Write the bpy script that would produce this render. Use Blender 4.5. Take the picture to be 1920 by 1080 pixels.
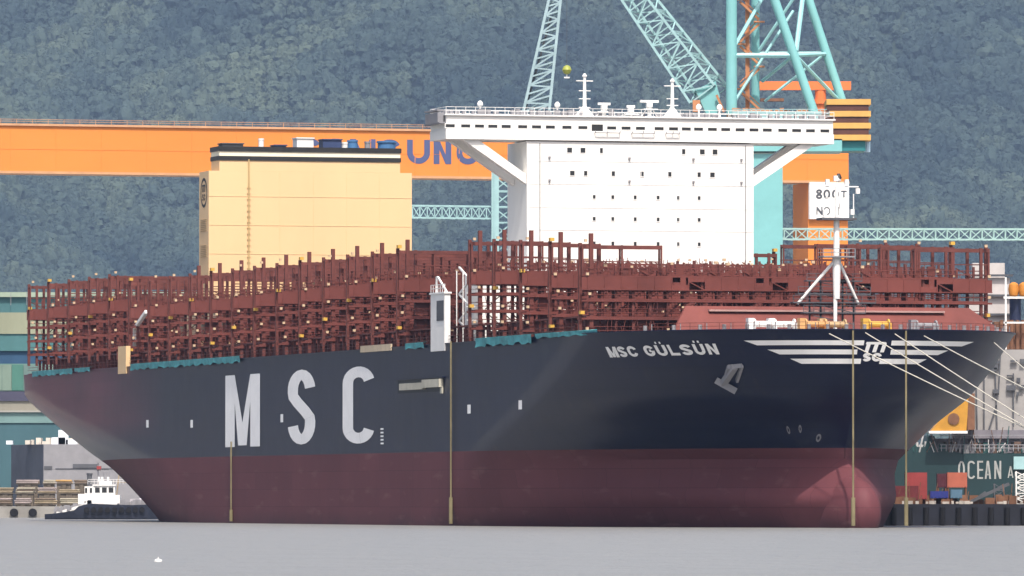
import bpy, bmesh, math, random
from math import sin, cos, pi, radians, sqrt
from mathutils import Vector, Matrix
from mathutils.bvhtree import BVHTree

random.seed(7)
scn = bpy.context.scene
for o in list(bpy.data.objects):
    bpy.data.objects.remove(o, do_unlink=True)
COL = scn.collection

# ------------------------------------------------------------------ camera
CAM_Z = 3.84
F = 14360.0                       # focal length in photo pixels (1920 wide)
PITCH = math.atan(397.0 / F)
cd = bpy.data.cameras.new('camera')
cam = bpy.data.objects.new('camera', cd)
COL.objects.link(cam)
cam.location = (0, 0, CAM_Z)
cam.rotation_euler = (pi / 2 + PITCH, 0, 0)
cd.sensor_width = 36.0
cd.lens = F / 1920.0 * 36.0
cd.clip_start = 5.0
cd.clip_end = 30000.0
scn.camera = cam

# ------------------------------------------------------------------ light
SUN_EL, SUN_AZ = radians(58), (0.1564, -0.9877)
w = bpy.data.worlds.new('World')
scn.world = w
w.use_nodes = True
nt = w.node_tree
nt.nodes.clear()
sky = nt.nodes.new('ShaderNodeTexSky')
sky.sky_type = 'NISHITA'
sky.sun_disc = False
sky.sun_elevation = SUN_EL
sky.sun_rotation = math.atan2(SUN_AZ[0], SUN_AZ[1])
sky.air_density = 1.0
sky.dust_density = 6.0
sky.ozone_density = 1.0
bg = nt.nodes.new('ShaderNodeBackground')
bg.inputs['Strength'].default_value = 0.15
wo = nt.nodes.new('ShaderNodeOutputWorld')
nt.links.new(sky.outputs[0], bg.inputs[0])
nt.links.new(bg.outputs[0], wo.inputs[0])
sd = bpy.data.lights.new('sun', 'SUN')
sd.energy = 3.8
sd.angle = radians(1.0)
sd.color = (1.0, 0.93, 0.84)
sun = bpy.data.objects.new('sun', sd)
COL.objects.link(sun)
tosun = Vector((SUN_AZ[0] * cos(SUN_EL), SUN_AZ[1] * cos(SUN_EL), sin(SUN_EL)))
sun.rotation_euler = tosun.to_track_quat('Z', 'Y').to_euler()
sun.location = (0, 600, 700)
scn.view_settings.view_transform = 'Standard'
scn.view_settings.look = 'None'
scn.view_settings.exposure = 0.45
scn.view_settings.gamma = 1.0
scn.view_settings.use_curve_mapping = False
try:
    scn.cycles.use_denoising = True
    scn.cycles.volume_bounces = 0
    scn.cycles.max_bounces = 6
    scn.cycles.diffuse_bounces = 3
    scn.cycles.glossy_bounces = 3
except Exception:
    pass

# ------------------------------------------------------------------ helpers
def P(px, py, y):
    """point seen at photo pixel (px, py) at depth y"""
    a = math.tan(PITCH - math.atan((py - 540.0) / F))
    return Vector(((px - 960.0) / F * y, y, CAM_Z + a * y))

def V(*a):
    return Vector(a)

class MB:
    def __init__(s):
        s.v, s.f, s.m, s.mi = [], [], [], 0
    def add(s, vs, fs):
        o = len(s.v)
        s.v.extend([tuple(p) for p in vs])
        for f in fs:
            s.f.append(tuple(i + o for i in f))
            s.m.append(s.mi)
    def box(s, a, b):
        x0, y0, z0 = a
        x1, y1, z1 = b
        s.add([(x0, y0, z0), (x1, y0, z0), (x1, y1, z0), (x0, y1, z0), (x0, y0, z1), (x1, y0, z1), (x1, y1, z1), (x0, y1, z1)],
              [(0, 3, 2, 1), (4, 5, 6, 7), (0, 1, 5, 4), (1, 2, 6, 5), (2, 3, 7, 6), (3, 0, 4, 7)])
        return s
    def cbox(s, c, size):
        return s.box([c[i] - size[i] / 2 for i in range(3)], [c[i] + size[i] / 2 for i in range(3)])
    def beam(s, a, b, wd, h=None, up=(0, 0, 1)):
        a, b = Vector(a), Vector(b)
        h = wd if h is None else h
        d = (b - a).normalized()
        u = Vector(up)
        if abs(d.dot(u)) > 0.97:
            u = Vector((1, 0, 0))
        x = d.cross(u).normalized() * wd / 2
        z = x.cross(d).normalized() * h / 2
        vs = []
        for p in (a, b):
            vs += [p - x - z, p + x - z, p + x + z, p - x + z]
        s.add(vs, [(3, 2, 1, 0), (4, 5, 6, 7), (0, 1, 5, 4), (1, 2, 6, 5), (2, 3, 7, 6), (3, 0, 4, 7)])
        return s
    def tube(s, a, b, r0, r1=None, n=8, caps=True):
        a, b = Vector(a), Vector(b)
        r1 = r0 if r1 is None else r1
        d = (b - a).normalized()
        u = Vector((0, 0, 1)) if abs(d.z) < 0.95 else Vector((1, 0, 0))
        x = d.cross(u).normalized()
        y = x.cross(d)
        vs = []
        for p, r in ((a, r0), (b, r1)):
            for i in range(n):
                t = 2 * pi * i / n
                vs.append(p + x * (r * cos(t)) + y * (r * sin(t)))
        fs = [(i, (i + 1) % n, n + (i + 1) % n, n + i) for i in range(n)]
        if caps:
            fs += [tuple(range(n - 1, -1, -1)), tuple(range(n, 2 * n))]
        s.add(vs, fs)
        return s
    def lathe(s, c, prof, n=16, axis='z'):
        """prof: list of (r, h) along the axis"""
        vs = []
        for r, h in prof:
            for i in range(n):
                t = 2 * pi * i / n
                p = (r * cos(t), r * sin(t), h)
                if axis == 'x':
                    p = (p[2], p[0], p[1])
                if axis == 'y':
                    p = (p[0], p[2], p[1])
                vs.append((c[0] + p[0], c[1] + p[1], c[2] + p[2]))
        fs = []
        for k in range(len(prof) - 1):
            for i in range(n):
                fs.append((k * n + i, k * n + (i + 1) % n, (k + 1) * n + (i + 1) % n, (k + 1) * n + i))
        fs.append(tuple(range(n - 1, -1, -1)))
        fs.append(tuple(range((len(prof) - 1) * n, len(prof) * n)))
        s.add(vs, fs)
        return s
    def prism(s, poly, d):
        """poly: list of 3D points (planar), extruded by vector d"""
        n = len(poly)
        d = Vector(d)
        vs = [Vector(p) for p in poly] + [Vector(p) + d for p in poly]
        fs = [tuple(range(n - 1, -1, -1)), tuple(range(n, 2 * n))] + [(i, (i + 1) % n, n + (i + 1) % n, n + i) for i in range(n)]
        s.add(vs, fs)
        return s
    def truss(s, A, B, wv, hv, n, rc, rb, wv2=None, hv2=None):
        """lattice boom from A to B, rectangular section wv x hv (may taper)"""
        A, B, wv, hv = Vector(A), Vector(B), Vector(wv), Vector(hv)
        wv2 = Vector(wv2) if wv2 is not None else wv
        hv2 = Vector(hv2) if hv2 is not None else hv
        def corner(t, i):
            c = A.lerp(B, t)
            ww, hh = wv.lerp(wv2, t), hv.lerp(hv2, t)
            return c + ww * ((-.5, .5, .5, -.5)[i]) + hh * ((-.5, -.5, .5, .5)[i])
        for i in range(4):
            s.beam(corner(0, i), corner(1, i), rc)
        for k in range(n):
            t0, t1 = k / n, (k + 1) / n
            for i in range(4):
                j = (i + 1) % 4
                s.beam(corner(t0, i), corner(t0, j), rb)
                if k % 2:
                    s.beam(corner(t0, i), corner(t1, j), rb)
                else:
                    s.beam(corner(t0, j), corner(t1, i), rb)
        return s
    def mesh(s, name, mats, smooth=False):
        me = bpy.data.meshes.new(name)
        me.from_pydata(s.v, [], s.f)
        for m in (mats if isinstance(mats, (list, tuple)) else [mats]):
            me.materials.append(m)
        if any(s.m):
            me.polygons.foreach_set('material_index', s.m)
        bm = bmesh.new()
        bm.from_mesh(me)
        bmesh.ops.recalc_face_normals(bm, faces=bm.faces)
        bm.to_mesh(me)
        bm.free()
        if smooth:
            me.polygons.foreach_set('use_smooth', [True] * len(me.polygons))
            try:
                me.set_sharp_from_angle(angle=radians(40))
            except Exception:
                pass
        me.update()
        return me
    def build(s, name, mats, parent=None, loc=(0, 0, 0), rotz=0, smooth=False):
        return link(name, s.mesh(name, mats, smooth), parent, loc, rotz)

def link(name, me, parent=None, loc=(0, 0, 0), rotz=0):
    o = bpy.data.objects.new(name, me)
    COL.objects.link(o)
    o.parent = parent
    o.location = loc
    o.rotation_euler = (0, 0, rotz)
    return o

def tag(o, label, cat, group=None):
    o['label'] = label
    o['category'] = cat
    if group:
        o['group'] = group
    return o

def thing(name, label, cat, loc=(0, 0, 0), rotz=0, group=None):
    return tag(link(name, None, None, loc, rotz), label, cat, group)

def kind(o, k):
    o['kind'] = k
    return o

def copy_tree(o, parent=None):
    c = o.copy()
    COL.objects.link(c)
    c.parent = parent
    for ch in list(o.children):
        copy_tree(ch, c)
    return c

# ------------------------------------------------------------------ materials
def mat(name, col, rough=0.6, spec=0.4, var=0.12, scale=0.3, metal=0.0, dirt=None, stretch=(1, 1, 1), bump=0.0, bscale=2.0):
    m = bpy.data.materials.new(name)
    m.use_nodes = True
    n, l = m.node_tree.nodes, m.node_tree.links
    b = n['Principled BSDF']
    b.inputs['Roughness'].default_value = rough
    b.inputs['Specular IOR Level'].default_value = spec
    b.inputs['Metallic'].default_value = metal
    tc = n.new('ShaderNodeTexCoord')
    mp = n.new('ShaderNodeMapping')
    mp.inputs['Scale'].default_value = stretch
    l.new(tc.outputs['Object'], mp.inputs[0])
    nz = n.new('ShaderNodeTexNoise')
    nz.inputs['Scale'].default_value = scale
    nz.inputs['Detail'].default_value = 6
    nz.inputs['Roughness'].default_value = 0.65
    l.new(mp.outputs[0], nz.inputs['Vector'])
    rp = n.new('ShaderNodeValToRGB')
    rp.color_ramp.elements[0].position = 0.3
    rp.color_ramp.elements[1].position = 0.72
    d = dirt or [c * (1 - 2 * var) for c in col]
    rp.color_ramp.elements[0].color = (*d, 1)
    rp.color_ramp.elements[1].color = (*[min(0.95, c * (1 + var * .5)) for c in col], 1)
    l.new(nz.outputs[0], rp.inputs[0])
    l.new(rp.outputs[0], b.inputs['Base Color'])
    if bump:
        bn = n.new('ShaderNodeTexNoise')
        bn.inputs['Scale'].default_value = bscale
        bn.inputs['Detail'].default_value = 4
        l.new(mp.outputs[0], bn.inputs['Vector'])
        bp = n.new('ShaderNodeBump')
        bp.inputs['Strength'].default_value = bump
        bp.inputs['Distance'].default_value = 0.1
        l.new(bn.outputs[0], bp.inputs['Height'])
        l.new(bp.outputs[0], b.inputs['Normal'])
    return m

M = {}
M['red'] = mat('oxide_red_paint', (.15, .044, .036), .65, .3, .25, .5)
M['red2'] = mat('oxide_red_plate', (.165, .046, .038), .7, .25, .2, .12)
M['white'] = mat('white_ship_paint', (.8, .79, .76), .45, .4, .03, .15, stretch=(1, 1, .3))
M['whitetrim'] = mat('white_trim_paint', (.74, .74, .73), .5, .4, .05, .4)
M['dullmark'] = mat('worn_white_lettering', (.36, .37, .36), .7, .3, .2, .5)
M['mark'] = mat('white_marking_paint', (.86, .86, .86), .6, .3, .04, .35)
M['yellow'] = mat('cream_yellow_paint', (.68, .48, .265), .5, .35, .03, .1, stretch=(1, 1, .3))
M['lamp'] = mat('pale_lamp_housing', (.55, .4, .26), .5, .4, .1, 1)
M['lampy'] = mat('yellow_locker_paint', (.6, .36, .06), .5, .4, .1, 1)
M['black'] = mat('black_paint', (.02, .02, .022), .5, .4, .2, .5)
M['darkglass'] = mat('dark_window_glass', (.03, .032, .036), .15, .6, .1, .5)
M['orange'] = mat('orange_crane_paint', (.68, .225, .04), .55, .3, .05, .05, stretch=(.3, .3, 1))
M['orange2'] = mat('orange_jib_paint', (.7, .18, .05), .55, .3, .06, .1)
M['teal'] = mat('teal_crane_paint', (.19, .45, .46), .5, .35, .06, .2)
M['palteal'] = mat('pale_teal_lattice_paint', (.3, .48, .5), .55, .3, .08, .3)
M['blue'] = mat('blue_letter_paint', (.07, .09, .2), .55, .3, .05, .2)
M['grey'] = mat('grey_steel_paint', (.24, .24, .26), .6, .3, .1, .3)
M['dgrey'] = mat('dark_grey_steel', (.09, .095, .11), .6, .3, .2, .3)
M['rope'] = mat('pale_rope', (.5, .48, .42), .9, .1, .1, 2)
M['yrope'] = mat('yellow_brown_rope', (.22, .19, .11), .9, .1, .2, .2)
M['tarp'] = mat('teal_tarpaulin', (.08, .36, .4), .6, .3, .25, .5, bump=.5, bscale=.6)
M['stair'] = mat('orange_brown_stair', (.5, .22, .1), .6, .3, .15, .3)
M['cwy'] = mat('ochre_counterweight', (.62, .36, .1), .6, .3, .12, .2)
M['cwb'] = mat('brown_counterweight', (.1, .04, .03), .6, .3, .2, .2)
M['green'] = mat('dark_green_hull_paint', (.007, .03, .034), .5, .4, .15, .1)
M['concrete'] = mat('weathered_concrete', (.3, .29, .27), .9, .15, .2, .12, bump=.3)
M['rubber'] = mat('black_rubber', (.012, .012, .015), .8, .2, .2, .5)
M['rust'] = mat('rusty_brown_steel', (.2, .1, .06), .8, .2, .3, .3)
M['redbox'] = mat('faded_red_container', (.3, .05, .05), .6, .3, .15, .3)
M['stackbase'] = mat('grey_brown_timber', (.16, .135, .11), .9, .1, .3, .5)
M['tan'] = mat('tan_timber', (.38, .3, .2), .9, .1, .25, .3)

# hull paint: boot topping red under navy, with a primer patch aft and faint run-off streaks
def hull_mat():
    m = bpy.data.materials.new('hull_paint')
    m.use_nodes = True
    n, l = m.node_tree.nodes, m.node_tree.links
    b = n['Principled BSDF']
    tc = n.new('ShaderNodeTexCoord')
    sp = n.new('ShaderNodeSeparateXYZ')
    l.new(tc.outputs['Object'], sp.inputs[0])
    def noise(sc, st, det=5):
        mp = n.new('ShaderNodeMapping')
        mp.inputs['Scale'].default_value = st
        l.new(tc.outputs['Object'], mp.inputs[0])
        t = n.new('ShaderNodeTexNoise')
        t.inputs['Scale'].default_value = sc
        t.inputs['Detail'].default_value = det
        l.new(mp.outputs[0], t.inputs['Vector'])
        return t.outputs[0]
    def math_(op, a, b_, clamp=False):
        k = n.new('ShaderNodeMath')
        k.operation = op
        k.use_clamp = clamp
        for i, q in enumerate((a, b_)):
            if isinstance(q, (int, float)):
                k.inputs[i].default_value = q
            else:
                l.new(q, k.inputs[i])
        return k.outputs[0]
    def mix(f, a, b_):
        k = n.new('ShaderNodeMix')
        k.data_type = 'RGBA'
        if isinstance(f, (int, float)):
            k.inputs[0].default_value = f
        else:
            l.new(f, k.inputs[0])
        for i, q in ((6, a), (7, b_)):
            if isinstance(q, tuple):
                k.inputs[i].default_value = (*q, 1)
            else:
                l.new(q, k.inputs[i])
        return k.outputs[2]
    ns = noise(1.0, (.12, .12, .02))
    nb = noise(.03, (1, 1, 1.5))
    navy = mix(ns, (.0025, .005, .026), (.005, .0085, .034))
    # primer patch on the quarter
    a = math_('MULTIPLY', math_('SUBTRACT', sp.outputs[0], 285.0), 1 / 60.0, True)
    a = math_('MULTIPLY', a, math_('MULTIPLY', math_('SUBTRACT', sp.outputs[2], 13.5), .25, True))
    a = math_('MULTIPLY', a, math_('ADD', math_('MULTIPLY', nb, .9), .2), True)
    navy = mix(a, navy, (.17, .03, .05))
    red = mix(noise(.6, (.15, .15, .04)), (.105, .034, .042), (.15, .05, .058))
    # scum line close to the water
    sc = math_('MULTIPLY', math_('SUBTRACT', 2.2, sp.outputs[2]), .5, True)
    sc = math_('MULTIPLY', sc, noise(.5, (.3, .3, .5)), True)
    red = mix(sc, red, (.05, .025, .03))
    f = math_('GREATER_THAN', sp.outputs[2], 10.95)
    # plate butts and seams, rust runs and chalky scuffs
    cx = n.new('ShaderNodeCombineXYZ')
    l.new(sp.outputs[0], cx.inputs[0])
    l.new(sp.outputs[2], cx.inputs[1])
    bk = n.new('ShaderNodeTexBrick')
    bk.inputs['Scale'].default_value = 1.0
    bk.inputs['Mortar Size'].default_value = .035
    bk.inputs['Brick Width'].default_value = 12.0
    bk.inputs['Row Height'].default_value = 2.75
    bk.inputs['Color1'].default_value = (1, 1, 1, 1)
    bk.inputs['Color2'].default_value = (.84, .84, .84, 1)
    bk.inputs['Mortar'].default_value = (.55, .55, .55, 1)
    l.new(cx.outputs[0], bk.inputs['Vector'])
    runs = math_('MULTIPLY', math_('SUBTRACT', noise(1.0, (.55, .55, .035), 3), .62), 4.0, True)
    navy = mix(math_('MULTIPLY', runs, .35), navy, (.05, .035, .035))
    scuff = math_('MULTIPLY', math_('SUBTRACT', noise(.35, (.35, 1, 1.6), 7), .6), 5.0, True)
    navy = mix(math_('MULTIPLY', scuff, .3), navy, (.035, .038, .05))
    red = mix(math_('MULTIPLY', scuff, .5), red, (.24, .13, .12))
    red = mix(math_('MULTIPLY', runs, .5), red, (.08, .03, .035))
    mul = n.new('ShaderNodeMix')
    mul.data_type = 'RGBA'
    mul.blend_type = 'MULTIPLY'
    mul.inputs[0].default_value = .8
    l.new(mix(f, red, navy), mul.inputs[6])
    l.new(bk.outputs['Color'], mul.inputs[7])
    l.new(mul.outputs[2], b.inputs['Base Color'])
    for nm_, lo, hi in (('Roughness', .62, .3), ('Specular IOR Level', .14, .22)):
        mr = n.new('ShaderNodeMapRange')
        mr.inputs[3].default_value = lo
        mr.inputs[4].default_value = hi
        l.new(f, mr.inputs[0])
        l.new(mr.outputs[0], b.inputs[nm_])
    bp = n.new('ShaderNodeBump')
    bp.inputs['Strength'].default_value = .25
    bp.inputs['Distance'].default_value = .15
    l.new(noise(.15, (1, 1, 1), 2), bp.inputs['Height'])
    l.new(bp.outputs[0], b.inputs['Normal'])
    return m
M['hull'] = hull_mat()

# ------------------------------------------------------------------ water
def water_mat():
    m = bpy.data.materials.new('sea_water')
    m.use_nodes = True
    n, l = m.node_tree.nodes, m.node_tree.links
    b = n['Principled BSDF']
    b.inputs['Base Color'].default_value = (.2, .2, .195, 1)
    b.inputs['Roughness'].default_value = .35
    b.inputs['IOR'].default_value = 1.33
    tc = n.new('ShaderNodeTexCoord')
    hs = []
    for sc, st, wt in ((.9, (1, .45, 1), .5), (.16, (1, .3, 1), 1.6), (2.6, (1, .6, 1), .3)):
        mp = n.new('ShaderNodeMapping')
        mp.inputs['Scale'].default_value = st
        l.new(tc.outputs['Object'], mp.inputs[0])
        t = n.new('ShaderNodeTexNoise')
        t.inputs['Scale'].default_value = sc
        t.inputs['Detail'].default_value = 3
        l.new(mp.outputs[0], t.inputs['Vector'])
        k = n.new('ShaderNodeMath')
        k.operation = 'MULTIPLY'
        k.inputs[1].default_value = wt
        l.new(t.outputs[0], k.inputs[0])
        hs.append(k.outputs[0])
    s = hs[0]
    for h in hs[1:]:
        k = n.new('ShaderNodeMath')
        k.operation = 'ADD'
        l.new(s, k.inputs[0])
        l.new(h, k.inputs[1])
        s = k.outputs[0]
    bp = n.new('ShaderNodeBump')
    bp.inputs['Strength'].default_value = 1.0
    bp.inputs['Distance'].default_value = .9
    l.new(s, bp.inputs['Height'])
    l.new(bp.outputs[0], b.inputs['Normal'])
    return m
mb = MB()
mb.add([(-9000, -3000, 0), (9000, -3000, 0), (9000, 16000, 0), (-9000, 16000, 0)], [(0, 1, 2, 3)])
kind(mb.build('sea', water_mat()), 'structure')

# quays and yard ground
mb = MB()
mb.prism([(-2400, 1640, -6), (2400, 1640, -6), (2400, 10100, -6), (-2400, 10100, -6)], (0, 0, 8.4))
kind(mb.build('shipyard_ground', M['concrete']), 'structure')

# ------------------------------------------------------------------ hills with forest
from mathutils import noise as mnoise
HS = 2.3                          # the hills' scale and distance
def hill_h(x, y):
    x, y = x / HS, y / HS
    t = (y - 4350.0)
    base = 0 if t < 0 else t * 0.42 + 0.00004 * t * t
    sp = mnoise.noise(Vector((x / 260.0 + y / 900.0, y / 420.0, 1.7))) * 70
    sp += mnoise.noise(Vector((x / 95.0 + y / 300, y / 150.0, 4.2))) * 26
    sp += mnoise.noise(Vector((x / 38.0, y / 60.0, 9.1))) * 7
    return max(-4.0, (2.6 + base + sp * min(1, max(0, t) / 250.0)) * HS)

def terrain():
    xs = [i * 14.0 * HS for i in range(-75, 76)]
    ys = [(4300 + j * 14.0) * HS for j in range(0, 110)]
    mb = MB()
    n = len(xs)
    vs = [(x, y, hill_h(x, y)) for y in ys for x in xs]
    fs = [(j * n + i, j * n + i + 1, (j + 1) * n + i + 1, (j + 1) * n + i) for j in range(len(ys) - 1) for i in range(n - 1)]
    mb.add(vs, fs)
    return mb.build('hills', mat('forest_floor', (.03, .045, .03), .9, .1, .2, .02), smooth=True)
kind(terrain(), 'structure')

def crown_mesh(seed, conifer=False):
    r = random.Random(seed)
    bm = bmesh.new()
    bmesh.ops.create_icosphere(bm, subdivisions=3, radius=1.0)
    for v in bm.verts:
        d = 1 + .38 * mnoise.noise(v.co * 1.7 + Vector((seed * 7.3, 0, 0))) + .24 * mnoise.noise(v.co * 3.6 + Vector((0, seed * 3.1, 0))) + .14 * mnoise.noise(v.co * 8 + Vector((0, 2, seed * 3.1)))
        v.co *= d
        v.co.z = v.co.z * (1.0 if not conifer else 1.5) + .35
    for k in range(420):
        z = r.uniform(-.5, 1)
        a = r.uniform(0, 2 * pi)
        q = sqrt(max(0, 1 - z * z))
        c = Vector((q * cos(a), q * sin(a), z * (1.5 if conifer else 1))) * r.uniform(.85, 1.22)
        c.z += .35
        u = Vector((r.gauss(0, 1), r.gauss(0, 1), r.gauss(0, 1))).normalized() * r.uniform(.05, .11)
        t = u.cross(Vector((r.gauss(0, 1), r.gauss(0, 1), r.gauss(0, 1)))).normalized() * r.uniform(.04, .1)
        vs = [bm.verts.new(c + s) for s in (-u, t, u, -t)]
        bm.faces.new(vs)
    me = bpy.data.meshes.new('crown_source')
    bm.to_mesh(me)
    bm.free()
    return me

def foliage_mat():
    m = bpy.data.materials.new('forest_foliage')
    m.use_nodes = True
    n, l = m.node_tree.nodes, m.node_tree.links
    b = n['Principled BSDF']
    b.inputs['Roughness'].default_value = .8
    b.inputs['Specular IOR Level'].default_value = .15
    oi = n.new('ShaderNodeObjectInfo')
    rp = n.new('ShaderNodeValToRGB')
    e = rp.color_ramp.elements
    e[0].color = (.010, .022, .027, 1)
    e[1].color = (.066, .088, .06, 1)
    k = e.new(.55)
    k.color = (.034, .054, .048, 1)
    ln = n.new('ShaderNodeTexNoise')
    ln.inputs['Scale'].default_value = .0042
    ln.inputs['Detail'].default_value = 4
    ln.inputs['Roughness'].default_value = .6
    l.new(oi.outputs['Location'], ln.inputs['Vector'])
    mr = n.new('ShaderNodeMapRange')
    mr.inputs[1].default_value = .36
    mr.inputs[2].default_value = .66
    l.new(ln.outputs[0], mr.inputs[0])
    m1 = n.new('ShaderNodeMath')
    m1.operation = 'MULTIPLY_ADD'
    m1.inputs[1].default_value = .16
    l.new(oi.outputs['Random'], m1.inputs[0])
    m2 = n.new('ShaderNodeMath')
    m2.operation = 'MULTIPLY'
    m2.inputs[1].default_value = .86
    l.new(mr.outputs[0], m2.inputs[0])
    l.new(m2.outputs[0], m1.inputs[2])
    l.new(m1.outputs[0], rp.inputs[0])
    tc = n.new('ShaderNodeTexCoord')
    nz = n.new('ShaderNodeTexNoise')
    nz.inputs['Scale'].default_value = 3.0
    l.new(tc.outputs['Object'], nz.inputs['Vector'])
    mx = n.new('ShaderNodeMix')
    mx.data_type = 'RGBA'
    mx.blend_type = 'MULTIPLY'
    mx.inputs[0].default_value = .6
    l.new(rp.outputs[0], mx.inputs[6])
    l.new(nz.outputs[0], mx.inputs[7])
    l.new(rp.outputs[0], b.inputs['Base Color'])
    return m

def forest():
    fm = foliage_mat()
    src = bpy.data.collections.new('crown_sources')
    for i in range(5):
        me = crown_mesh(i + 1, i == 3)
        me.materials.append(fm)
        o = bpy.data.objects.new('crown_source', me)
        src.objects.link(o)
    pts, scl, rot = [], [], []
    r = random.Random(3)
    y = 4340.0 * HS
    while y < 5800 * HS:
        step = 17.0 + (y - 4340 * HS) * .0006
        half = y * 0.0669 * 1.28 + 25
        x = -half
        while x < half:
            px, py = x + r.uniform(-4, 4), y + r.uniform(-5, 5)
            big = mnoise.noise(Vector((px / 150, py / 260, 5.5)))
            pts.append((px, py, hill_h(px, py) + 2.5))
            s = r.uniform(9.0, 17.0) * (1 + .35 * big)
            scl.append((s, s, s * r.uniform(.8, 1.15)))
            rot.append(r.uniform(0, 6.28))
            x += step
        y += step * 1.05
    me = bpy.data.meshes.new('forest')
    me.from_pydata(pts, [], [])
    a = me.attributes.new('tree_scale', 'FLOAT_VECTOR', 'POINT')
    a.data.foreach_set('vector', [c for s in scl for c in s])
    a = me.attributes.new('tree_rot', 'FLOAT', 'POINT')
    a.data.foreach_set('value', rot)
    ob = link('forest', me)
    kind(ob, 'stuff')
    g = bpy.data.node_groups.new('forest_nodes', 'GeometryNodeTree')
    g.interface.new_socket('Geometry', in_out='INPUT', socket_type='NodeSocketGeometry')
    g.interface.new_socket('Geometry', in_out='OUTPUT', socket_type='NodeSocketGeometry')
    n, l = g.nodes, g.links
    gi, go = n.new('NodeGroupInput'), n.new('NodeGroupOutput')
    ci = n.new('GeometryNodeCollectionInfo')
    ci.inputs['Collection'].default_value = src
    ci.inputs['Separate Children'].default_value = True
    ip = n.new('GeometryNodeInstanceOnPoints')
    ip.inputs['Pick Instance'].default_value = True
    sa = n.new('GeometryNodeInputNamedAttribute')
    sa.data_type = 'FLOAT_VECTOR'
    sa.inputs['Name'].default_value = 'tree_scale'
    ra = n.new('GeometryNodeInputNamedAttribute')
    ra.data_type = 'FLOAT'
    ra.inputs['Name'].default_value = 'tree_rot'
    cx = n.new('ShaderNodeCombineXYZ')
    l.new(ra.outputs['Attribute'], cx.inputs[2])
    l.new(gi.outputs[0], ip.inputs['Points'])
    l.new(ci.outputs[0], ip.inputs['Instance'])
    l.new(cx.outputs[0], ip.inputs['Rotation'])
    l.new(sa.outputs['Attribute'], ip.inputs['Scale'])
    l.new(ip.outputs[0], go.inputs[0])
    md = ob.modifiers.new('forest_nodes', 'NODES')
    md.node_group = g
    print('trees', len(pts))
forest()

# ------------------------------------------------------------------ haze
mb = MB()
mb.box((-2700, -150, -7.5), (2700, 13900, 1900))
hz = mb.build('haze', None)
kind(hz, 'stuff')
hm = bpy.data.materials.new('haze_air')
hm.use_nodes = True
hn = hm.node_tree
hn.nodes.clear()
pv = hn.nodes.new('ShaderNodeVolumePrincipled')
pv.inputs['Color'].default_value = (.46, .66, 1.0, 1)
pv.inputs['Density'].default_value = 0.000022
pv.inputs['Anisotropy'].default_value = 0.0
ho = hn.nodes.new('ShaderNodeOutputMaterial')
hn.links.new(pv.outputs[0], ho.inputs['Volume'])
hz.data.materials.clear()
hz.data.materials.append(hm)

# ------------------------------------------------------------------ the container ship
SH = Vector((-.2756, .9613, 0))          # aft direction
SROT = math.atan2(.9613, -.2756)
BOW = Vector((49.0, 1040.0, 0))
ship = thing('container_ship', 'huge navy blue and red container ship with empty red lashing bridges and white deckhouse', 'ship', BOW, SROT)
B = 30.75
DECK = 26.9

def interp(x, xs, ys):
    if x <= xs[0]:
        return ys[0]
    for i in range(len(xs) - 1):
        if x <= xs[i + 1]:
            t = (x - xs[i]) / (xs[i + 1] - xs[i])
            return ys[i] + (ys[i + 1] - ys[i]) * t
    return ys[-1]

ZS = [-8, 0, 4, 7.5, 9.5, 11, 14.5, 18, 22, DECK]
STEM = [9, 6, 4, 8, 12, 12, 9.5, 5.5, 2.2, 0]
SHLD = [118, 108, 100, 94, 90, 86, 72, 58, 45, 33]
POW = [.95, .85, .80, .85, .80, .70, .62, .45, .40, .34]
TZ = [-8, 0, 1, 5, 9.5, 12.5, 15.5, 21.4, 22.9, DECK]
TB = [.3, .8, 1.5, 7, 13, 17.5, 21.5, 28.5, 30, 30.2]
RZ = [-8, 0, 10, 15, 20, 22.9, DECK]
RS = [235, 255, 290, 330, 372, 388, 395]

def half(s, z):
    s0, s1, p = interp(z, ZS, STEM), interp(z, ZS, SHLD), interp(z, ZS, POW)
    if s <= s0:
        return 0.0
    if s < s1:
        return B * (sin(1.27 * (s - s0) / (s1 - s0)) / sin(1.27)) ** p
    r = interp(z, RZ, RS)
    if s > r:
        return B - (B - interp(z, TZ, TB)) * ((s - r) / (400 - r)) ** 1.7
    return B

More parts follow.
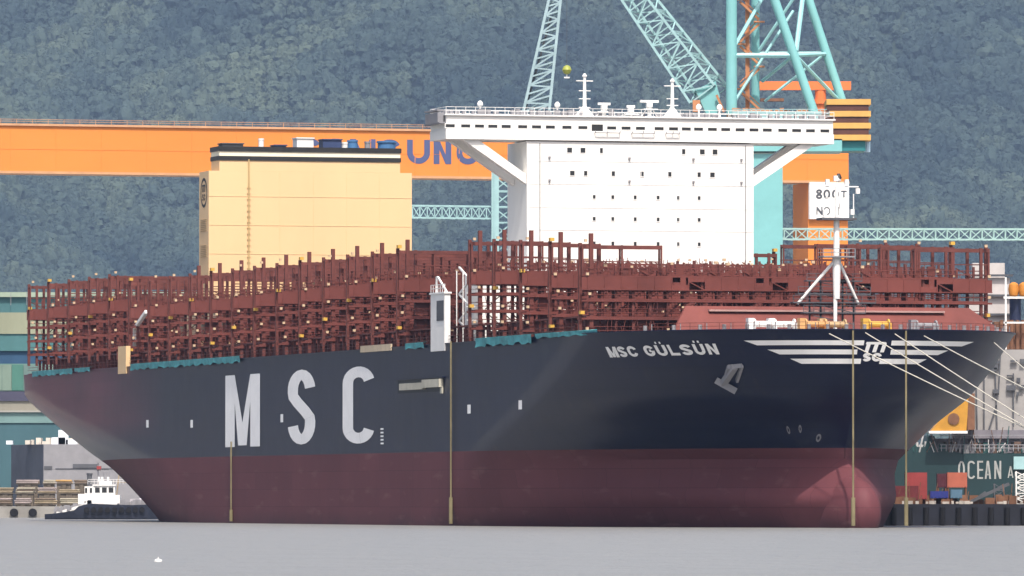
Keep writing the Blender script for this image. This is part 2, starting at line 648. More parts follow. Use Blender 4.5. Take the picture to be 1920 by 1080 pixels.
def build_hull():
    zs = [-8, -5, -2, -.5, 0, .7, 1.5, 2.5, 3.5, 4.5, 5.5, 6.5, 7.5, 8.5, 9.5, 10.3, 10.95, 11.7, 12.5, 13.3, 14.2, 15.2, 16.2, 17.2, 18.2, 19.2, 20.2, 21.2, 22.2, 23.2, 24.2, 25.2, 26.1, DECK]
    us = [0] + [(i / 46.0) ** 2.3 for i in range(1, 47)]
    mid = [i / 16.0 for i in range(1, 17)]
    aft = [i / 30.0 for i in range(1, 31)]
    rows = []
    for z in zs:
        s0, s1 = interp(z, ZS, STEM), interp(z, ZS, SHLD)
        ss = [s0 + u * (s1 - s0) for u in us]
        ss += [s1 + m * (232 - s1) for m in mid]
        ss += [232 + a * 168 for a in aft]
        rows.append([(s, half(s, z), z) for s in ss])
    nc = len(rows[0])
    mb = MB()
    for side in (1, -1):
        vs = [(s, b * side, z) for r in rows for (s, b, z) in r]
        fs = [(j * nc + i, j * nc + i + 1, (j + 1) * nc + i + 1, (j + 1) * nc + i) for j in range(len(zs) - 1) for i in range(nc - 1)]
        mb.add(vs, fs)
    n = len(zs)
    # transom
    vs = []
    for r in rows:
        s, b, z = r[-1]
        vs += [(s, b, z), (s, -b, z)]
    mb.add(vs, [(2 * j, 2 * j + 1, 2 * j + 3, 2 * j + 2) for j in range(n - 1)])
    # deck, lying a little below the sheer so that a bulwark stands proud
    vs, fs = [], []
    for (s, b, z) in rows[-1]:
        vs += [(s, b, z - .02), (s, -b, z - .02)]
    fs = [(2 * i, 2 * i + 2, 2 * i + 3, 2 * i + 1) for i in range(nc - 1)]
    mb.add(vs, fs)
    me = bpy.data.meshes.new('hull')
    me.from_pydata(mb.v, [], mb.f)
    me.materials.append(M['hull'])
    bm = bmesh.new()
    bm.from_mesh(me)
    bmesh.ops.remove_doubles(bm, verts=bm.verts, dist=.005)
    bmesh.ops.recalc_face_normals(bm, faces=bm.faces)
    bm.to_mesh(me)
    bm.free()
    me.polygons.foreach_set('use_smooth', [True] * len(me.polygons))
    try:
        me.set_sharp_from_angle(angle=radians(35))
    except Exception:
        pass
    return me
hull_me = build_hull()
link('hull', hull_me, ship)
_bm = bmesh.new()
_bm.from_mesh(hull_me)
HB = BVHTree.FromBMesh(_bm)
_bm.free()

# bulbous bow
mb = MB()
prof = []
for i in range(15):
    t = i / 14.0
    prof.append((max(.03, 4.3 * sqrt(max(0, 1 - (1 - t) ** 2.1))), -4.0 + 30 * t ** 1.6))
n = 24
vs = []
for r, h in prof:
    for i in range(n):
        a = 2 * pi * i / n
        zz = 2.6 + 1.3 * r * sin(a) * (1.02 if sin(a) > 0 else 1.3)
        vs.append((6.0 + h, r * cos(a) * (1 - .12 * sin(a)), zz))
fs = [(k * n + i, k * n + (i + 1) % n, (k + 1) * n + (i + 1) % n, (k + 1) * n + i) for k in range(len(prof) - 1) for i in range(n)]
fs.append(tuple(range(n)))
mb.add(vs, fs)
mb.build('bulbous_bow', M['hull'], ship, smooth=True)

# --- lettering -----------------------------------------------------
def arc(cx, cy, rx, ry, a0, a1, n=14):
    return [(cx + rx * cos(radians(a0 + (a1 - a0) * i / n)), cy + ry * sin(radians(a0 + (a1 - a0) * i / n))) for i in range(n + 1)]

def strip(pts, w):
    """quads along a polyline with stroke width w"""
    L, R = [], []
    for i, p in enumerate(pts):
        a = pts[max(0, i - 1)]
        b = pts[min(len(pts) - 1, i + 1)]
        dx, dy = b[0] - a[0], b[1] - a[1]
        q = sqrt(dx * dx + dy * dy) or 1
        nx, ny = -dy / q * w / 2, dx / q * w / 2
        L.append((p[0] + nx, p[1] + ny))
        R.append((p[0] - nx, p[1] - ny))
    return [[L[i], R[i], R[i + 1], L[i + 1]] for i in range(len(pts) - 1)]

def glyph(ch, W=.5, w=.12):
    """polygons of one capital letter in a W x 1 box, stroke w"""
    h = w / 2
    if ch == 'M':
        k = w * 1.0
        return [[(0, 0), (k, 0), (k, 1), (0, 1)], [(W - k, 0), (W, 0), (W, 1), (W - k, 1)],
                [(k, 1), (k, .62), (W / 2 - k * .45, .02), (W / 2, .02), (W / 2, .34)],
                [(W - k, 1), (W / 2, .34), (W / 2, .02), (W / 2 + k * .45, .02), (W - k, .62)]]
    if ch == 'N':
        return [[(0, 0), (w, 0), (w, 1), (0, 1)], [(W - w, 0), (W, 0), (W, 1), (W - w, 1)], [(w, 1), (w, .6), (W - w, 0), (W - w, .4)]]
    if ch == 'L':
        return [[(0, 0), (w, 0), (w, 1), (0, 1)], [(w, 0), (W, 0), (W, w), (w, w)]]
    if ch == 'E':
        return [[(0, 0), (w, 0), (w, 1), (0, 1)]] + [[(w, y), (W, y), (W, y + w), (w, y + w)] for y in (0, .5 - h, 1 - w)]
    if ch == 'T':
        return [[(0, 1 - w), (W, 1 - w), (W, 1), (0, 1)], [(W / 2 - h, 0), (W / 2 + h, 0), (W / 2 + h, 1 - w), (W / 2 - h, 1 - w)]]
    if ch == 'I' or ch == '1':
        return [[(W / 2 - h, 0), (W / 2 + h, 0), (W / 2 + h, 1), (W / 2 - h, 1)]]
    if ch == 'A':
        k = w * .6
        return [[(0, 0), (w, 0), (W / 2, .72), (W / 2, 1), (W / 2 - k, 1)], [(W, 0), (W / 2 + k, 1), (W / 2, 1), (W / 2, .72), (W - w, 0)],
                [(w * 1.35, .2), (W - w * 1.35, .2), (W - w * 1.35 - .05 * W, .2 + w * .9), (w * 1.35 + .05 * W, .2 + w * .9)]]
    if ch in ('O', '0'):
        return strip(arc(W / 2, .5, W / 2 - h, .5 - h, 90, 450, 24), w)
    if ch == '8':
        return strip(arc(W / 2, .74, W / 2 - h * 1.2, .26 - h, 90, 450, 18), w) + strip(arc(W / 2, .26, W / 2 - h, .26 - h * .9, 90, 450, 18), w)
    if ch == 'C':
        r = min(W / 2 - h, .32)
        p = arc(W / 2, .5 + .5 - h - r, W / 2 - h, r, 12, 180, 12) + arc(W / 2, h + r, W / 2 - h, r, 180, 348, 12)
        return strip(p, w)
    if ch == 'G':
        r = min(W / 2 - h, .32)
        p = arc(W / 2, 1 - h - r, W / 2 - h, r, 20, 180, 12) + arc(W / 2, h + r, W / 2 - h, r, 180, 360, 12) + [(W - h, .5)]
        return strip(p, w) + [[(W / 2, .5 - h), (W - w, .5 - h), (W - w, .5 + h), (W / 2, .5 + h)]]
    if ch == 'U':
        r = min(W / 2 - h, .34)
        return strip([(h, 1)] + arc(W / 2, h + r, W / 2 - h, r, 180, 360, 14) + [(W - h, 1)], w)
    if ch == 'S':
        rt = .25 - h * .5
        p = arc(W / 2, 1 - h - rt, W / 2 - h, rt, 10, 200, 12) + [(W * .36, .56), (W * .64, .44)] + arc(W / 2, h + rt, W / 2 - h, rt, 20, -170, 12)
        return strip(p, w)
    if ch == 'm':
        t, k = .24, .16
        def sl(x, y):
            return (x + k * y, y)
        q = (W - k - w) / 2
        pl = [[sl(i * q, 0), sl(i * q + w, 0), sl(i * q + w, 1 - t), sl(i * q, 1 - t)] for i in range(3)]
        pl.append([sl(-.08, 1 - t), sl(W - k, 1 - t), sl(W - k - .03, .92), sl(W - k - .16, 1), sl(-.08, 1)])
        return pl
    return []

class Flat:
    """flat print built as thin polygons, mapped onto a surface by fn(u, v, lift)"""
    def __init__(s, fn, maxlen=1.0):
        s.fn, s.bm, s.k, s.maxlen = fn, bmesh.new(), 0, maxlen
        s.lift = {}
    def poly(s, pts):
        lay = s.k * .0
        vs = [s.bm.verts.new((p[0], p[1], .004 * (s.k % 5))) for p in pts]
        s.k += 1
        try:
            s.bm.faces.new(vs)
        except Exception:
            pass
    def text(s, ch, u0, v0, uw, vh, wpx=.12, W=.5):
        for pl in glyph(ch, W, wpx):
            s.poly([(u0 + p[0] / W * uw, v0 + p[1] * vh) for p in pl])
    def finish(s, name, m, parent):
        bm = s.bm
        bmesh.ops.triangulate(bm, faces=bm.faces)
        for it in range(7):
            e = [e for e in bm.edges if e.calc_length() > s.maxlen]
            if not e:
                break
            bmesh.ops.subdivide_edges(bm, edges=e, cuts=1)
            bmesh.ops.triangulate(bm, faces=bm.faces)
        for v in bm.verts:
            v.co = s.fn(v.co.x, v.co.y, v.co.z)
        bmesh.ops.recalc_face_normals(bm, faces=bm.faces)
        me = bpy.data.meshes.new(name)
        bm.to_mesh(me)
        bm.free()
        me.materials.append(m)
        return link(name, me, parent)

# arc length along the hull plan at height ZA, measured from the stem to starboard (+) or port (-)
def plan(za):
    pts = []
    s0 = interp(za, ZS, STEM)
    acc, prev = 0.0, None
    for i in range(900):
        s = s0 + (i / 899.0) ** 2.3 * 80
        p = (s, half(s, za))
        if prev:
            acc += sqrt((p[0] - prev[0]) ** 2 + (p[1] - prev[1]) ** 2)
        pts.append((acc, p[0], p[1]))
        prev = p
    return pts
PLAN = plan(24.0)
def at_arc(a):
    sg = 1 if a >= 0 else -1
    a = abs(a)
    lo, hi = 0, len(PLAN) - 2
    while lo < hi:
        m_ = (lo + hi) // 2
        if PLAN[m_ + 1][0] < a:
            lo = m_ + 1
        else:
            hi = m_
    p, q = PLAN[lo], PLAN[lo + 1]
    t = (a - p[0]) / max(1e-6, q[0] - p[0])
    s, b = p[1] + (q[1] - p[1]) * t, p[2] + (q[2] - p[2]) * t
    i0, i1 = max(0, lo - 14), min(len(PLAN) - 1, lo + 14)
    tx, ty = PLAN[i1][1] - PLAN[i0][1], PLAN[i1][2] - PLAN[i0][2]
    if i0 < 12:
        ex = a / max(PLAN[26][0], 1e-6)
    nx, ny = -ty, tx
    q = sqrt(nx * nx + ny * ny) or 1
    return Vector((s, b * sg, 0)), Vector((nx / q, ny / q * sg, 0))

def bow_fn(a, z, lift):
    p, nrm = at_arc(a)
    o = Vector((p.x, p.y, z)) + nrm * 6
    hit, n_, i_, d_ = HB.ray_cast(o, -nrm, 30)
    if hit is None:
        return Vector((p.x, p.y, z)) + nrm * .1
    if n_.dot(nrm) < 0:
        n_ = -n_
    return hit + n_ * (.07 + lift)

def side_fn(s, z, lift):
    hit, n_, i_, d_ = HB.ray_cast(Vector((s, 60, z)), Vector((0, -1, 0)), 60)
    y = hit.y if hit is not None else B
    return Vector((s, y + .05 + lift, z))

def px2arc(px, z):
    best, bd = 0, 1e9
    for i in range(-520, 521):
        a = i * .1
        p, nrm = at_arc(a)
        wp = ship_pt(p.x, p.y, z)
        d = abs(960 + F * wp.x / wp.y - px)
        if d < bd:
            best, bd = a, d
    return best

def ship_pt(s, t, z):
    return BOW + SH * s + Vector((-.9613, -.2756, 0)) * t + Vector((0, 0, z))

def sb_s(px, t=30.75):
    """ship station whose starboard point at half breadth t is seen at column px"""
    q = (px - 960) / F
    return (49 - .9613 * t - q * (1040 - .2756 * t)) / (.2756 + q * .9613)

# big letters on the side; u runs from M (aft) towards the bow
for ch, p0, p1, z0, z1, W, wd in (('M', 423, 488, 12.5, 24.3, .49, .135), ('S', 540, 592, 12.6, 24.5, .375, .14), ('C', 643, 703, 12.5, 24.4, .42, .14)):
    s0, s1 = sb_s(p0), sb_s(p1)
    fl = Flat(side_fn, 6.0)
    fl.text(ch, s0, z0, s1 - s0, z1 - z0, wd, W)
    fl.finish('side_letter', M['mark'], ship)
# tug push marks
for px, z in ((277, 16.9), (360, 16.6), (529, 16.9), (880, 17.1), (976, 17.4)):
    s = sb_s(px)
    f2 = Flat(side_fn, 4.0)
    f2.poly([(s - .9, z - .65), (s + .9, z - .65), (s + .9, z + .65), (s - .9, z + .65)])
    f2.finish('tug_mark', M['mark'], ship)
f2 = Flat(side_fn, 2)
sdm = sb_s(717)
for i in range(5):
    f2.poly([(sdm - .9, 12.3 + i * .55), (sdm + .9, 12.3 + i * .55), (sdm + .9, 12.55 + i * .55), (sdm - .9, 12.55 + i * .55)])
f2.finish('draft_marks', M['mark'], ship)

# ship name on the bow flare
cols = ((1142, 1160, 'M'), (1162, 1177, 'S'), (1180, 1197, 'C'), (1211, 1230, 'G'), (1234, 1253, 'U'), (1257, 1275, 'L'), (1279, 1300, 'S'), (1304, 1324, 'U'), (1329, 1348, 'N'))
for p0, p1, ch in cols:
    a0, a1 = px2arc(p0, 24), px2arc(p1, 24)
    mid = (p0 + p1) / 2
    zb = 23.55 + (mid - 1142) / 206 * .15
    fl = Flat(bow_fn, .45)
    fl.text(ch, a0, zb, a1 - a0, 1.45, .24, .8)
    if ch == 'U':
        for k in (.3, .7):
            c = a0 + (a1 - a0) * k
            fl.poly([(c - .16, zb + 1.62), (c + .16, zb + 1.62), (c + .16, zb + 1.9), (c - .16, zb + 1.9)])
    fl.finish('name_letter', M['mark'], ship)

# winged emblem
fl = Flat(bow_fn, .45)
def zpx(py):
    return CAM_Z + (937 - py) / 13.8
for y0, y1, l0, l1, r0, r1 in ((638, 647, 1401, 1618, 1668, 1812), (655, 664, 1440, 1607, 1670, 1776), (672, 681.5, 1481, 1616, 1652, 1742)):
    zt, zb = zpx(y0), zpx(y1)
    A0, A1, A0b = px2arc(l0, 24), px2arc(l1, 24), px2arc(l0 + 22, 24)
    fl.poly([(A0, zt), (A0b, zb), (A1, zb), (A1, zt)])
    C0, C1, C1b = px2arc(r0, 24), px2arc(r1, 24), px2arc(r1 - 16, 24)
    fl.poly([(C0, zt), (C0, zb), (C1b, zb), (C1, zt)])
am0, am1 = px2arc(1620, 24), px2arc(1661, 24)
fl.text('m', am0, zpx(660), am1 - am0, 1.4, .32, 1.75)
as0, as1, as2 = px2arc(1619, 24), px2arc(1636, 24), px2arc(1655, 24)
fl.text('S', as0, zpx(677), (as1 - as0) * .9, 1.15, .3, .95)
fl.text('C', as1, zpx(677), (as2 - as1) * .95, 1.15, .3, .95)
fl.finish('winged_emblem', M['mark'], ship)
# thruster symbols
for px, py in ((1396, 806), (1466, 804), (1557, 821)):
    a = px2arc(px, 24)
    wp = P(px, py, 1056)
    f2 = Flat(bow_fn, .6)
    for pl in strip(arc(a * .86, wp.z, .42, .42, 0, 360, 10), .3):
        f2.poly(pl)
    f2.finish('thruster_mark', M['grey'], ship)

# bulwark rail cap round the bow and down both sides
mb = MB()
edge = [(interp(DECK, ZS, STEM) + (i / 60.0) ** 2.2 * 37) for i in range(61)] + [45 + 12 * i for i in range(30)]
for side in (1, -1):
    pts = [Vector((s, half(s, DECK) * side, DECK + .06)) for s in edge if s <= 396]
    for a, b in zip(pts[:-1], pts[1:]):
        mb.beam(a, b, .35, .12)
mb.build('rail_cap', M['hull'], ship)

# shell door: flat black panel paints the shade of the opening, gangway stowed before it
s0, s1 = sb_s(747), sb_s(833)
mb = MB()
mb.box((s1, 30.76, 19.9), (s0, 30.84, 21.9))
d = mb.build('shell_door_shade', M['black'], ship)
mb = MB()
mb.box((s1 + .3, 30.86, 20.55), (s0 - 16, 31.5, 21.75))
mb.box((s0 - 15.9, 30.86, 20.35), (s0 - 2.6, 31.35, 21.35))
mb.box((s1 + .2, 30.86, 19.6), (s1 + 1.2, 31.1, 20.5))
mb.build('gangway', mat('weathered_cream_gangway', (.5, .48, .4), .6, .3, .15, .3), d)
mb = MB()
mb.box((s1 - .5, 30.76, 21.92), (s0 + 1.2, 31.2, 22.1))
mb.build('door_hood', M['hull'], d)

# anchor in its pocket (starboard bow)
def bow_pt(px, py):
    best, bd = None, 1e9
    z = CAM_Z + (937 - py) / 13.6
    for i in range(1, 500):
        a = i * .1
        p, nr = at_arc(a)
        q = bow_fn(a, z, 0)
        wp = ship_pt(q.x, q.y, q.z)
        d = abs(960 + F * wp.x / wp.y - px)
        if d < bd:
            best, bd, bn = q, d, nr
    return best, bn
mb = MB()
A1, nA = bow_pt(1345, 714)
A2, _ = bow_pt(1383, 735)
S1, _ = bow_pt(1380, 690)
S2, _ = bow_pt(1358, 722)
mb.beam(A1 + nA * .35, A2 + nA * .35, .9, .9)
mb.beam(S1 + nA * .3, S2 + nA * .35, .8, .8)
q1, _ = bow_pt(1367, 690)
q2, _ = bow_pt(1393, 688)
q3, _ = bow_pt(1383, 716)
mb.beam(q1 + nA * .15, q2 + nA * .15, .35, .6)
mb.beam(q2 + nA * .15, q3 + nA * .15, .35, .6)
mb.beam(q1 + nA * .15, S2 + nA * .2, .35, .6)
mb.build('anchor', M['grey'], ship)

# --- hatch covers -----------------------------------------------------
BR_F = [38, 53, 68, 82, 95]
BR_A = [135.5 + 14.9 * i for i in range(13)] + [330, 346, 362.5, 379.5, 396]
hm_ = MB()
hm_.box((-6, -26, 27.0), (6, 26, 29.0))
hm_.box((-6.1, -26.2, 29.02), (6.1, 26.2, 29.5))
hme = hm_.mesh('hatch_cover', M['red2'])
for s in [45.5, 60.5, 75, 88.5] + [142.9 + 14.9 * i for i in range(10)] + [338, 354, 371, 388]:
    link('hatch_cover', hme, ship, (s, 0, 0))

# --- lashing bridges -----------------------------------------------------
# one bridge, built at s=0; z measured as on deck. Tiers copied from the photo's bands
def walkway_mesh(z, depth=.55, w_=2.3):
    mb = MB()
    mb.box((-w_ / 2, -29.6, z - .18), (w_ / 2, 29.6, z))
    for x in (-w_ / 2 + .06, w_ / 2 - .06):
        if depth < 1:
            mb.box((x - .05, -30.3, z - depth), (x + .05, 30.3, z - .19))
        else:
            for i in range(-12, 12):
                t_ = i * 2.45
                k_ = (i * 7 + (3 if x > 0 else 0)) % 5 if -10 <= i <= 9 else 1
                if k_ == 0:
                    mb.box((x - .05, t_, z - .8), (x + .05, t_ + 2.45, z - .19))
                    mb.beam((x, t_ + .1, z - depth), (x, t_ + 2.3, z - .8), .14)
                elif k_ == 2:
                    mb.box((x - .05, t_, z - depth), (x + .05, t_ + 2.45, z - 1.2))
                    mb.box((x - .05, t_ + .4, z - 1.2), (x + .05, t_ + 1.2, z - .19))
                else:
                    mb.box((x - .05, t_, z - depth), (x + .05, t_ + 2.45, z - .19))
            for t0_, t1_ in ((-30.3, -29.4), (29.4, 30.3)):
                mb.box((x - .05, t0_, z - depth), (x + .05, t1_, z - .19))
    for x in (-w_ / 2 + .05, w_ / 2 - .05):
        for h in (.55, 1.1):
            mb.beam((x, -29.6, z + h), (x, 29.6, z + h), .07)
        t = -29.5
        while t < 29.6:
            mb.beam((x, t, z), (x, t, z + 1.1), .07)
            t += 2.0
    if depth > 1:
        for i in range(-12, 13):
            for x in (-w_ / 2 - .02, w_ / 2 + .02):
                mb.box((x - .07, i * 2.45 - .08, z - depth - .03), (x + .07, i * 2.45 + .08, z - .2))
        for x in (-w_ / 2, w_ / 2):
            mb.box((x - .12, -30.32, z - depth - .12), (x + .12, 30.32, z - depth - .005))
    return mb.mesh('walkway', M['red2'])

rr = random.Random(11)
def frame_mesh(top, seed, cut=None):
    """posts inboard, shear plates and crossed lashing rods of one bridge"""
    r = random.Random(seed)
    mb = MB()
    for i in range(-10, 11):
        t = i * 2.52
        for x in (-.65, .65):
            mb.box((x - .17, t - .17, DECK + .1), (x + .17, t + .17, 37.3))
        if i % 3 == seed % 3:
            mb.box((-.08, t + .2, 27.2), (.08, t + 2.3, 28.6))
        if (i + seed) % 4 == 0:
            mb.box((-.12, t + .2, 29.4), (.12, t + 2.3, 31.4))
        if (i + seed) % 5 == 2:
            mb.box((-.12, t + .2, 31.9), (.12, t + 2.3, 33.9))
        mb.beam((.5, t, 29.3), (.5, t + 2.5, 31.5), .14)
        mb.beam((.5, t + 2.5, 31.8), (.5, t, 34.0), .14)
        mb.beam((.55, t, 27.1), (.55, t + 2.5, 29.0), .14)
    for i in range(-33, 34):
        t = i * .84
        if r.random() < .55:
            mb.beam((-1.0, t, 29.3), (-1.0, t + r.uniform(-.6, .6), 31.3), .07)
        if r.random() < .55:
            mb.beam((-1.0, t, 31.8), (-1.0, t + r.uniform(-.6, .6), 33.8), .07)
        if r.random() < .4:
            mb.beam((-.95, t, 37.5), (-.95, t + r.uniform(-.3, .3), 38.7 + r.random() * .7), .08)
    # head frames over the top walkway
    for i in range(-11, 12):
        t = i * 2.52
        if r.random() < .8:
            mb.box((-.7, t - .15, 37.5), (-.4, t + .15, 38.6 + r.random() * .5))
        if r.random() < .6:
            w_ = .4 + r.random() * .9
            mb.box((.1, t + .3, 37.5), (.7, t + .3 + w_, 38.0 + r.random() * .9))
        if r.random() < .5:
            mb.beam((0, t, 37.5), (0, t + 2.5, 38.9), .13)
    return mb.mesh('lashing_frame', M['red'])

FRAMES = [frame_mesh(41.5, k) for k in range(3)]
WALK = {z: walkway_mesh(z, .45 if z != 37.4 else 1.9) for z in (29.2, 31.7, 34.2, 37.4)}
# end posts of the three kinds
def post_mesh(h, w_=.5):
    return MB().box((-w_ / 2, -w_ / 2, 0), (w_ / 2, w_ / 2, h)).mesh('post', M['red'])
POST = {k: post_mesh(h, w_) for k, h, w_ in (('tall', 43.3 - DECK, .55), ('mid', 42.0 - DECK, .44), ('low', 41.75 - DECK, .4))}
TOPB = {}
def top_beam(t0, t1):
    key = (t0, t1)
    if key not in TOPB:
        mb = MB()
        for x in (-.55, .55):
            mb.box((x - .14, t0, 41.15), (x + .14, t1, 41.65))
            mb.beam((x, t0, 39.4), (x, t1, 39.4), .12)
        n_ = max(1, int((t1 - t0) / 5.04))
        for i in range(n_ + 1):
            t = t0 + (t1 - t0) * i / n_
            for x in (-.55, .55):
                mb.box((x - .11, t - .12, 37.5), (x + .11, t + .12, 41.7))
            mb.box((-.4, t - .1, 41.25), (.4, t + .1, 41.5))
        TOPB[key] = mb.mesh('top_beam', M['red'])
    return TOPB[key]
lampm = MB().box((-.17, -.2, -.17), (.17, .2, .2)).mesh('deck_lamp', M['lamp'])
lockm = MB().box((-.45, -.3, -.24), (.45, .3, .24)).mesh('locker', M['lampy'])

def lamps_mesh(seed):
    """little lamps and sockets spread over one bridge, too small to tell apart"""
    r = random.Random(seed)
    mb = MB()
    for z in (30.4, 32.9, 35.6, 38.9):
        for k in range(9):
            t = r.uniform(-29, 27)
            x = r.choice((-.95, .95))
            q = r.uniform(.12, .2)
            zj = z + r.uniform(-.5, .6)
            mb.box((x - q, t - q, zj - q), (x + q, t + q * 1.4, zj + q))
    o = mb.mesh('lamp_string', M['lamp'])
    return o
LAMPS = [lamps_mesh(40 + k) for k in range(3)]

def bridge(k, s, dz, tops):
    b = link('lashing_bridge', FRAMES[k % 3], ship, (s, 0, dz))
    for z, me in WALK.items():
        link('walkway', me, b)
    for side in (1, -1):
        for key, t, x in (('mid', 30.0, .65), ('tall', 28.8, -.65), ('low', 27.2, .65)):
            if (side < 0 or s > 280) and key == 'tall':
                key = 'low'
            link('post', POST[key], b, (x, t * side, DECK))
    for t0, t1 in tops:
        link('top_beam', top_beam(t0, t1), b)
    kind(link('lamp_string', LAMPS[k % 3], b), 'stuff')
    for side in (1, -1):
        for j, z in enumerate((29.6, 31.9, 34.5, 37.2, 41.9)):
            if (k + j) % 4 == 1:
                link('locker', lockm, b, (0, 29.95 * side, z + .35))
            else:
                link('deck_lamp', lampm, b, (-1.2, (29.9 - rr.random() * .8) * side, z + .1 + rr.random() * .5))
    return b
k = 0
for s in BR_F:
    dz = interp(s, [38, 53, 68, 82, 95], [-2.3, -1.6, -.9, -.3, 0])
    if s == 95:
        tops = [(16.4, 30.0), (-30.0, -18)]
    elif s == 38:
        tops = [(18.5, 30.0), (-30.0, -19)]
    else:
        tops = [(23, 30.0), (-30.0, -19)]
    bridge(k, s, dz, tops)
    k += 1
for s in BR_A:
    mid_gap = 290 < s < 320
    bridge(k, s, 0 if s < 320 else 1.6, [(-30.0, 30.0)] if not mid_gap else [(20, 30.0), (-30.0, -20)])
    k += 1

# coaming stanchions along both sides
mb = MB()
s = 42.0
while s < 396:
    for side in (1, -1):
        mb.box((s - .2, 28.2 * side - .2, DECK + .05), (s + .2, 28.2 * side + .2, 29.4))
    s += 3.1
for side in (1, -1):
    for z in (27.6, 28.1):
        mb.beam((40, 30.3 * side, z), (396, 30.3 * side, z), .07)
    mb.beam((40, 28.2 * side, 29.5), (396, 28.2 * side, 29.5), .7, .25)
kind(mb.build('side_stanchions', M['red'], ship), 'stuff')

# --- breakwater and forecastle fittings --------------------------------------
mb = MB()
bx, bz = 27.0, 30.6
pl = [(0, -28.2), (0, 28.2)]
# raked wall with sloped ends
mb.add([(24.0, -28.0, DECK), (24.0, 21.0, DECK), (27.5, 18.0, 30.7), (27.5, -23.5, 30.7),
        (24.6, -28.0, DECK), (24.6, 21.0, DECK), (28.1, 18.0, 30.7), (28.1, -23.5, 30.7)],
       [(0, 1, 2, 3), (7, 6, 5, 4), (0, 4, 5, 1), (1, 5, 6, 2), (2, 6, 7, 3), (3, 7, 4, 0)])
br = mb.build('breakwater', M['red2'], ship)
mb = MB()
mb.box((26.2, -19.5, 29.95), (27.0, 15.0, 30.2))
mb.build('breakwater_rail', mat('pale_red_rail', (.4, .25, .23), .6, .3, .1, .4), br)
for t in [-22 + 4.3 * i for i in range(10)]:
    mb = MB()
    mb.prism([(24.3, t, DECK), (28.2, t, DECK), (27.9, t, 30.8)], (0, .15, 0))
    mb.build('stiffener', M['red2'], br, (.6, 0, 0))
# winches etc: small fittings on the forecastle
def winch(name, s, t, m, label=None):
    mb = MB()
    mb.lathe((0, 0, .9), [(.75, -1.5), (.75, -1.3), (.42, -1.28), (.42, 1.28), (.75, 1.3), (.75, 1.5)], 12, 'y')
    mb.box((-.6, 1.6, 0), (.6, 2.4, 1.7))
    mb.box((-.4, -1.8, 0), (.4, -1.55, 1.1))
    mb.box((-1, -2, -.05), (1, 2.6, .1))
    o = mb.build(name, m, ship, (s, t, DECK + .1))
    if label:
        o['label'] = label
    return o
winch('mooring_winch', 12.5, 11.5, M['whitetrim'])
winch('mooring_winch', 13, 8.4, M['whitetrim'])
winch('mooring_winch', 11, 4.6, mat('sandy_orange_paint', (.6, .34, .14), .6, .3, .15, .5))
winch('mooring_winch', 12, 1.4, mat('tan_winch_paint', (.5, .36, .2), .6, .3, .15, .5))
winch('mooring_winch', 10, -4.2, M['lampy'])
winch('mooring_winch', 16, -13.2, M['grey'])
mb = MB()
for t in [-26 + 2.6 * i for i in range(21)]:
    s = next((q / 10 for q in range(0, 400) if half(q / 10, DECK) > abs(t) + .4), 36)
    mb.beam((s + .5, t, DECK), (s + .5, t, DECK + 1.0), .1)
    mb.tube((s + 1.6, t + .6, DECK), (s + 1.6, t + .6, DECK + .8), .28, n=8)
mb.build('bollards', M['grey'], ship)['kind'] = 'stuff'
# bow rail
mb = MB()
pts = []
for t in [-27 + 1.5 * i for i in range(37)]:
    s = next((q / 10 for q in range(0, 400) if half(q / 10, DECK) > abs(t) + .5), 36)
    pts.append(Vector((s + .3, t, DECK + 1.05)))
for a, b in zip(pts[:-1], pts[1:]):
    mb.beam(a, b, .06)
    mb.beam(a - V(0, 0, .5), b - V(0, 0, .5), .05)
    mb.beam(a, a - V(0, 0, 1.05), .06)
mb.build('bow_railing', M['red'], ship)

# --- foremast -----------------------------------------------------
FM = V(15.5, 0, 0)
mb = MB()
mb.tube(FM + V(0, 0, 31.5), FM + V(0, 0, 37.2), .46, .6, 12)
mb.tube(FM + V(0, 0, 37.2), FM + V(0, 0, 42.3), .44, .4, 12)
mb.tube(FM + V(0, 0, 42.7), FM + V(0, 0, 47.0), .28, .2, 8)
mb.tube(FM + V(0, .2, DECK), FM + V(0, .2, 31.5), .26, .3, 10)
fm = mb.build('foremast', M['whitetrim'], ship, smooth=True)
for t in (5.3, -3.6):
    MB().tube(FM + V(1.2, t, 30.8), FM + V(.1, .4 * (1 if t > 0 else -1), 36.6), .2, .22, 8).build('strut', M['whitetrim'], fm, smooth=True)
mb = MB()
mb.cbox(FM + V(0, 0, 42.5), (2.6, 5.0, .3))
mb.build('lamp_platform', M['dgrey'], fm)
mb = MB()
mb.cbox(FM + V(0, 0, 37.3), (2.4, 4.6, .2))
for z in (37.9, 38.4):
    for x, y0, y1 in ((-1.2, -2.3, 2.3), (1.2, -2.3, 2.3)):
        mb.beam(FM + V(x, y0, z), FM + V(x, y1, z), .07)
for y in (-2.3, -1.1, 0, 1.1, 2.3):
    mb.beam(FM + V(-1.2, y, 37.3), FM + V(-1.2, y, 38.4), .07)
mb.build('mast_platform', M['grey'], fm)
mb = MB()
for z, wdt in ((34.0, 8), (32.2, 10.5), (31.0, 12), (29.6, 9)):
    mb.cbox(FM + V(1.6, 0, z), (1.5, wdt, .16))
    for h in (.5, 1.0):
        mb.beam(FM + V(.9, -wdt / 2, z + h), FM + V(.9, wdt / 2, z + h), .07)
    for i in range(7):
        y = -wdt / 2 + wdt * i / 6
        mb.beam(FM + V(.9, y, z), FM + V(.9, y, z + 1), .07)
for y in (-3.2, 3.2, -1.6, 1.6):
    mb.beam(FM + V(2.2, y, DECK), FM + V(2.2, y, 34), .22)
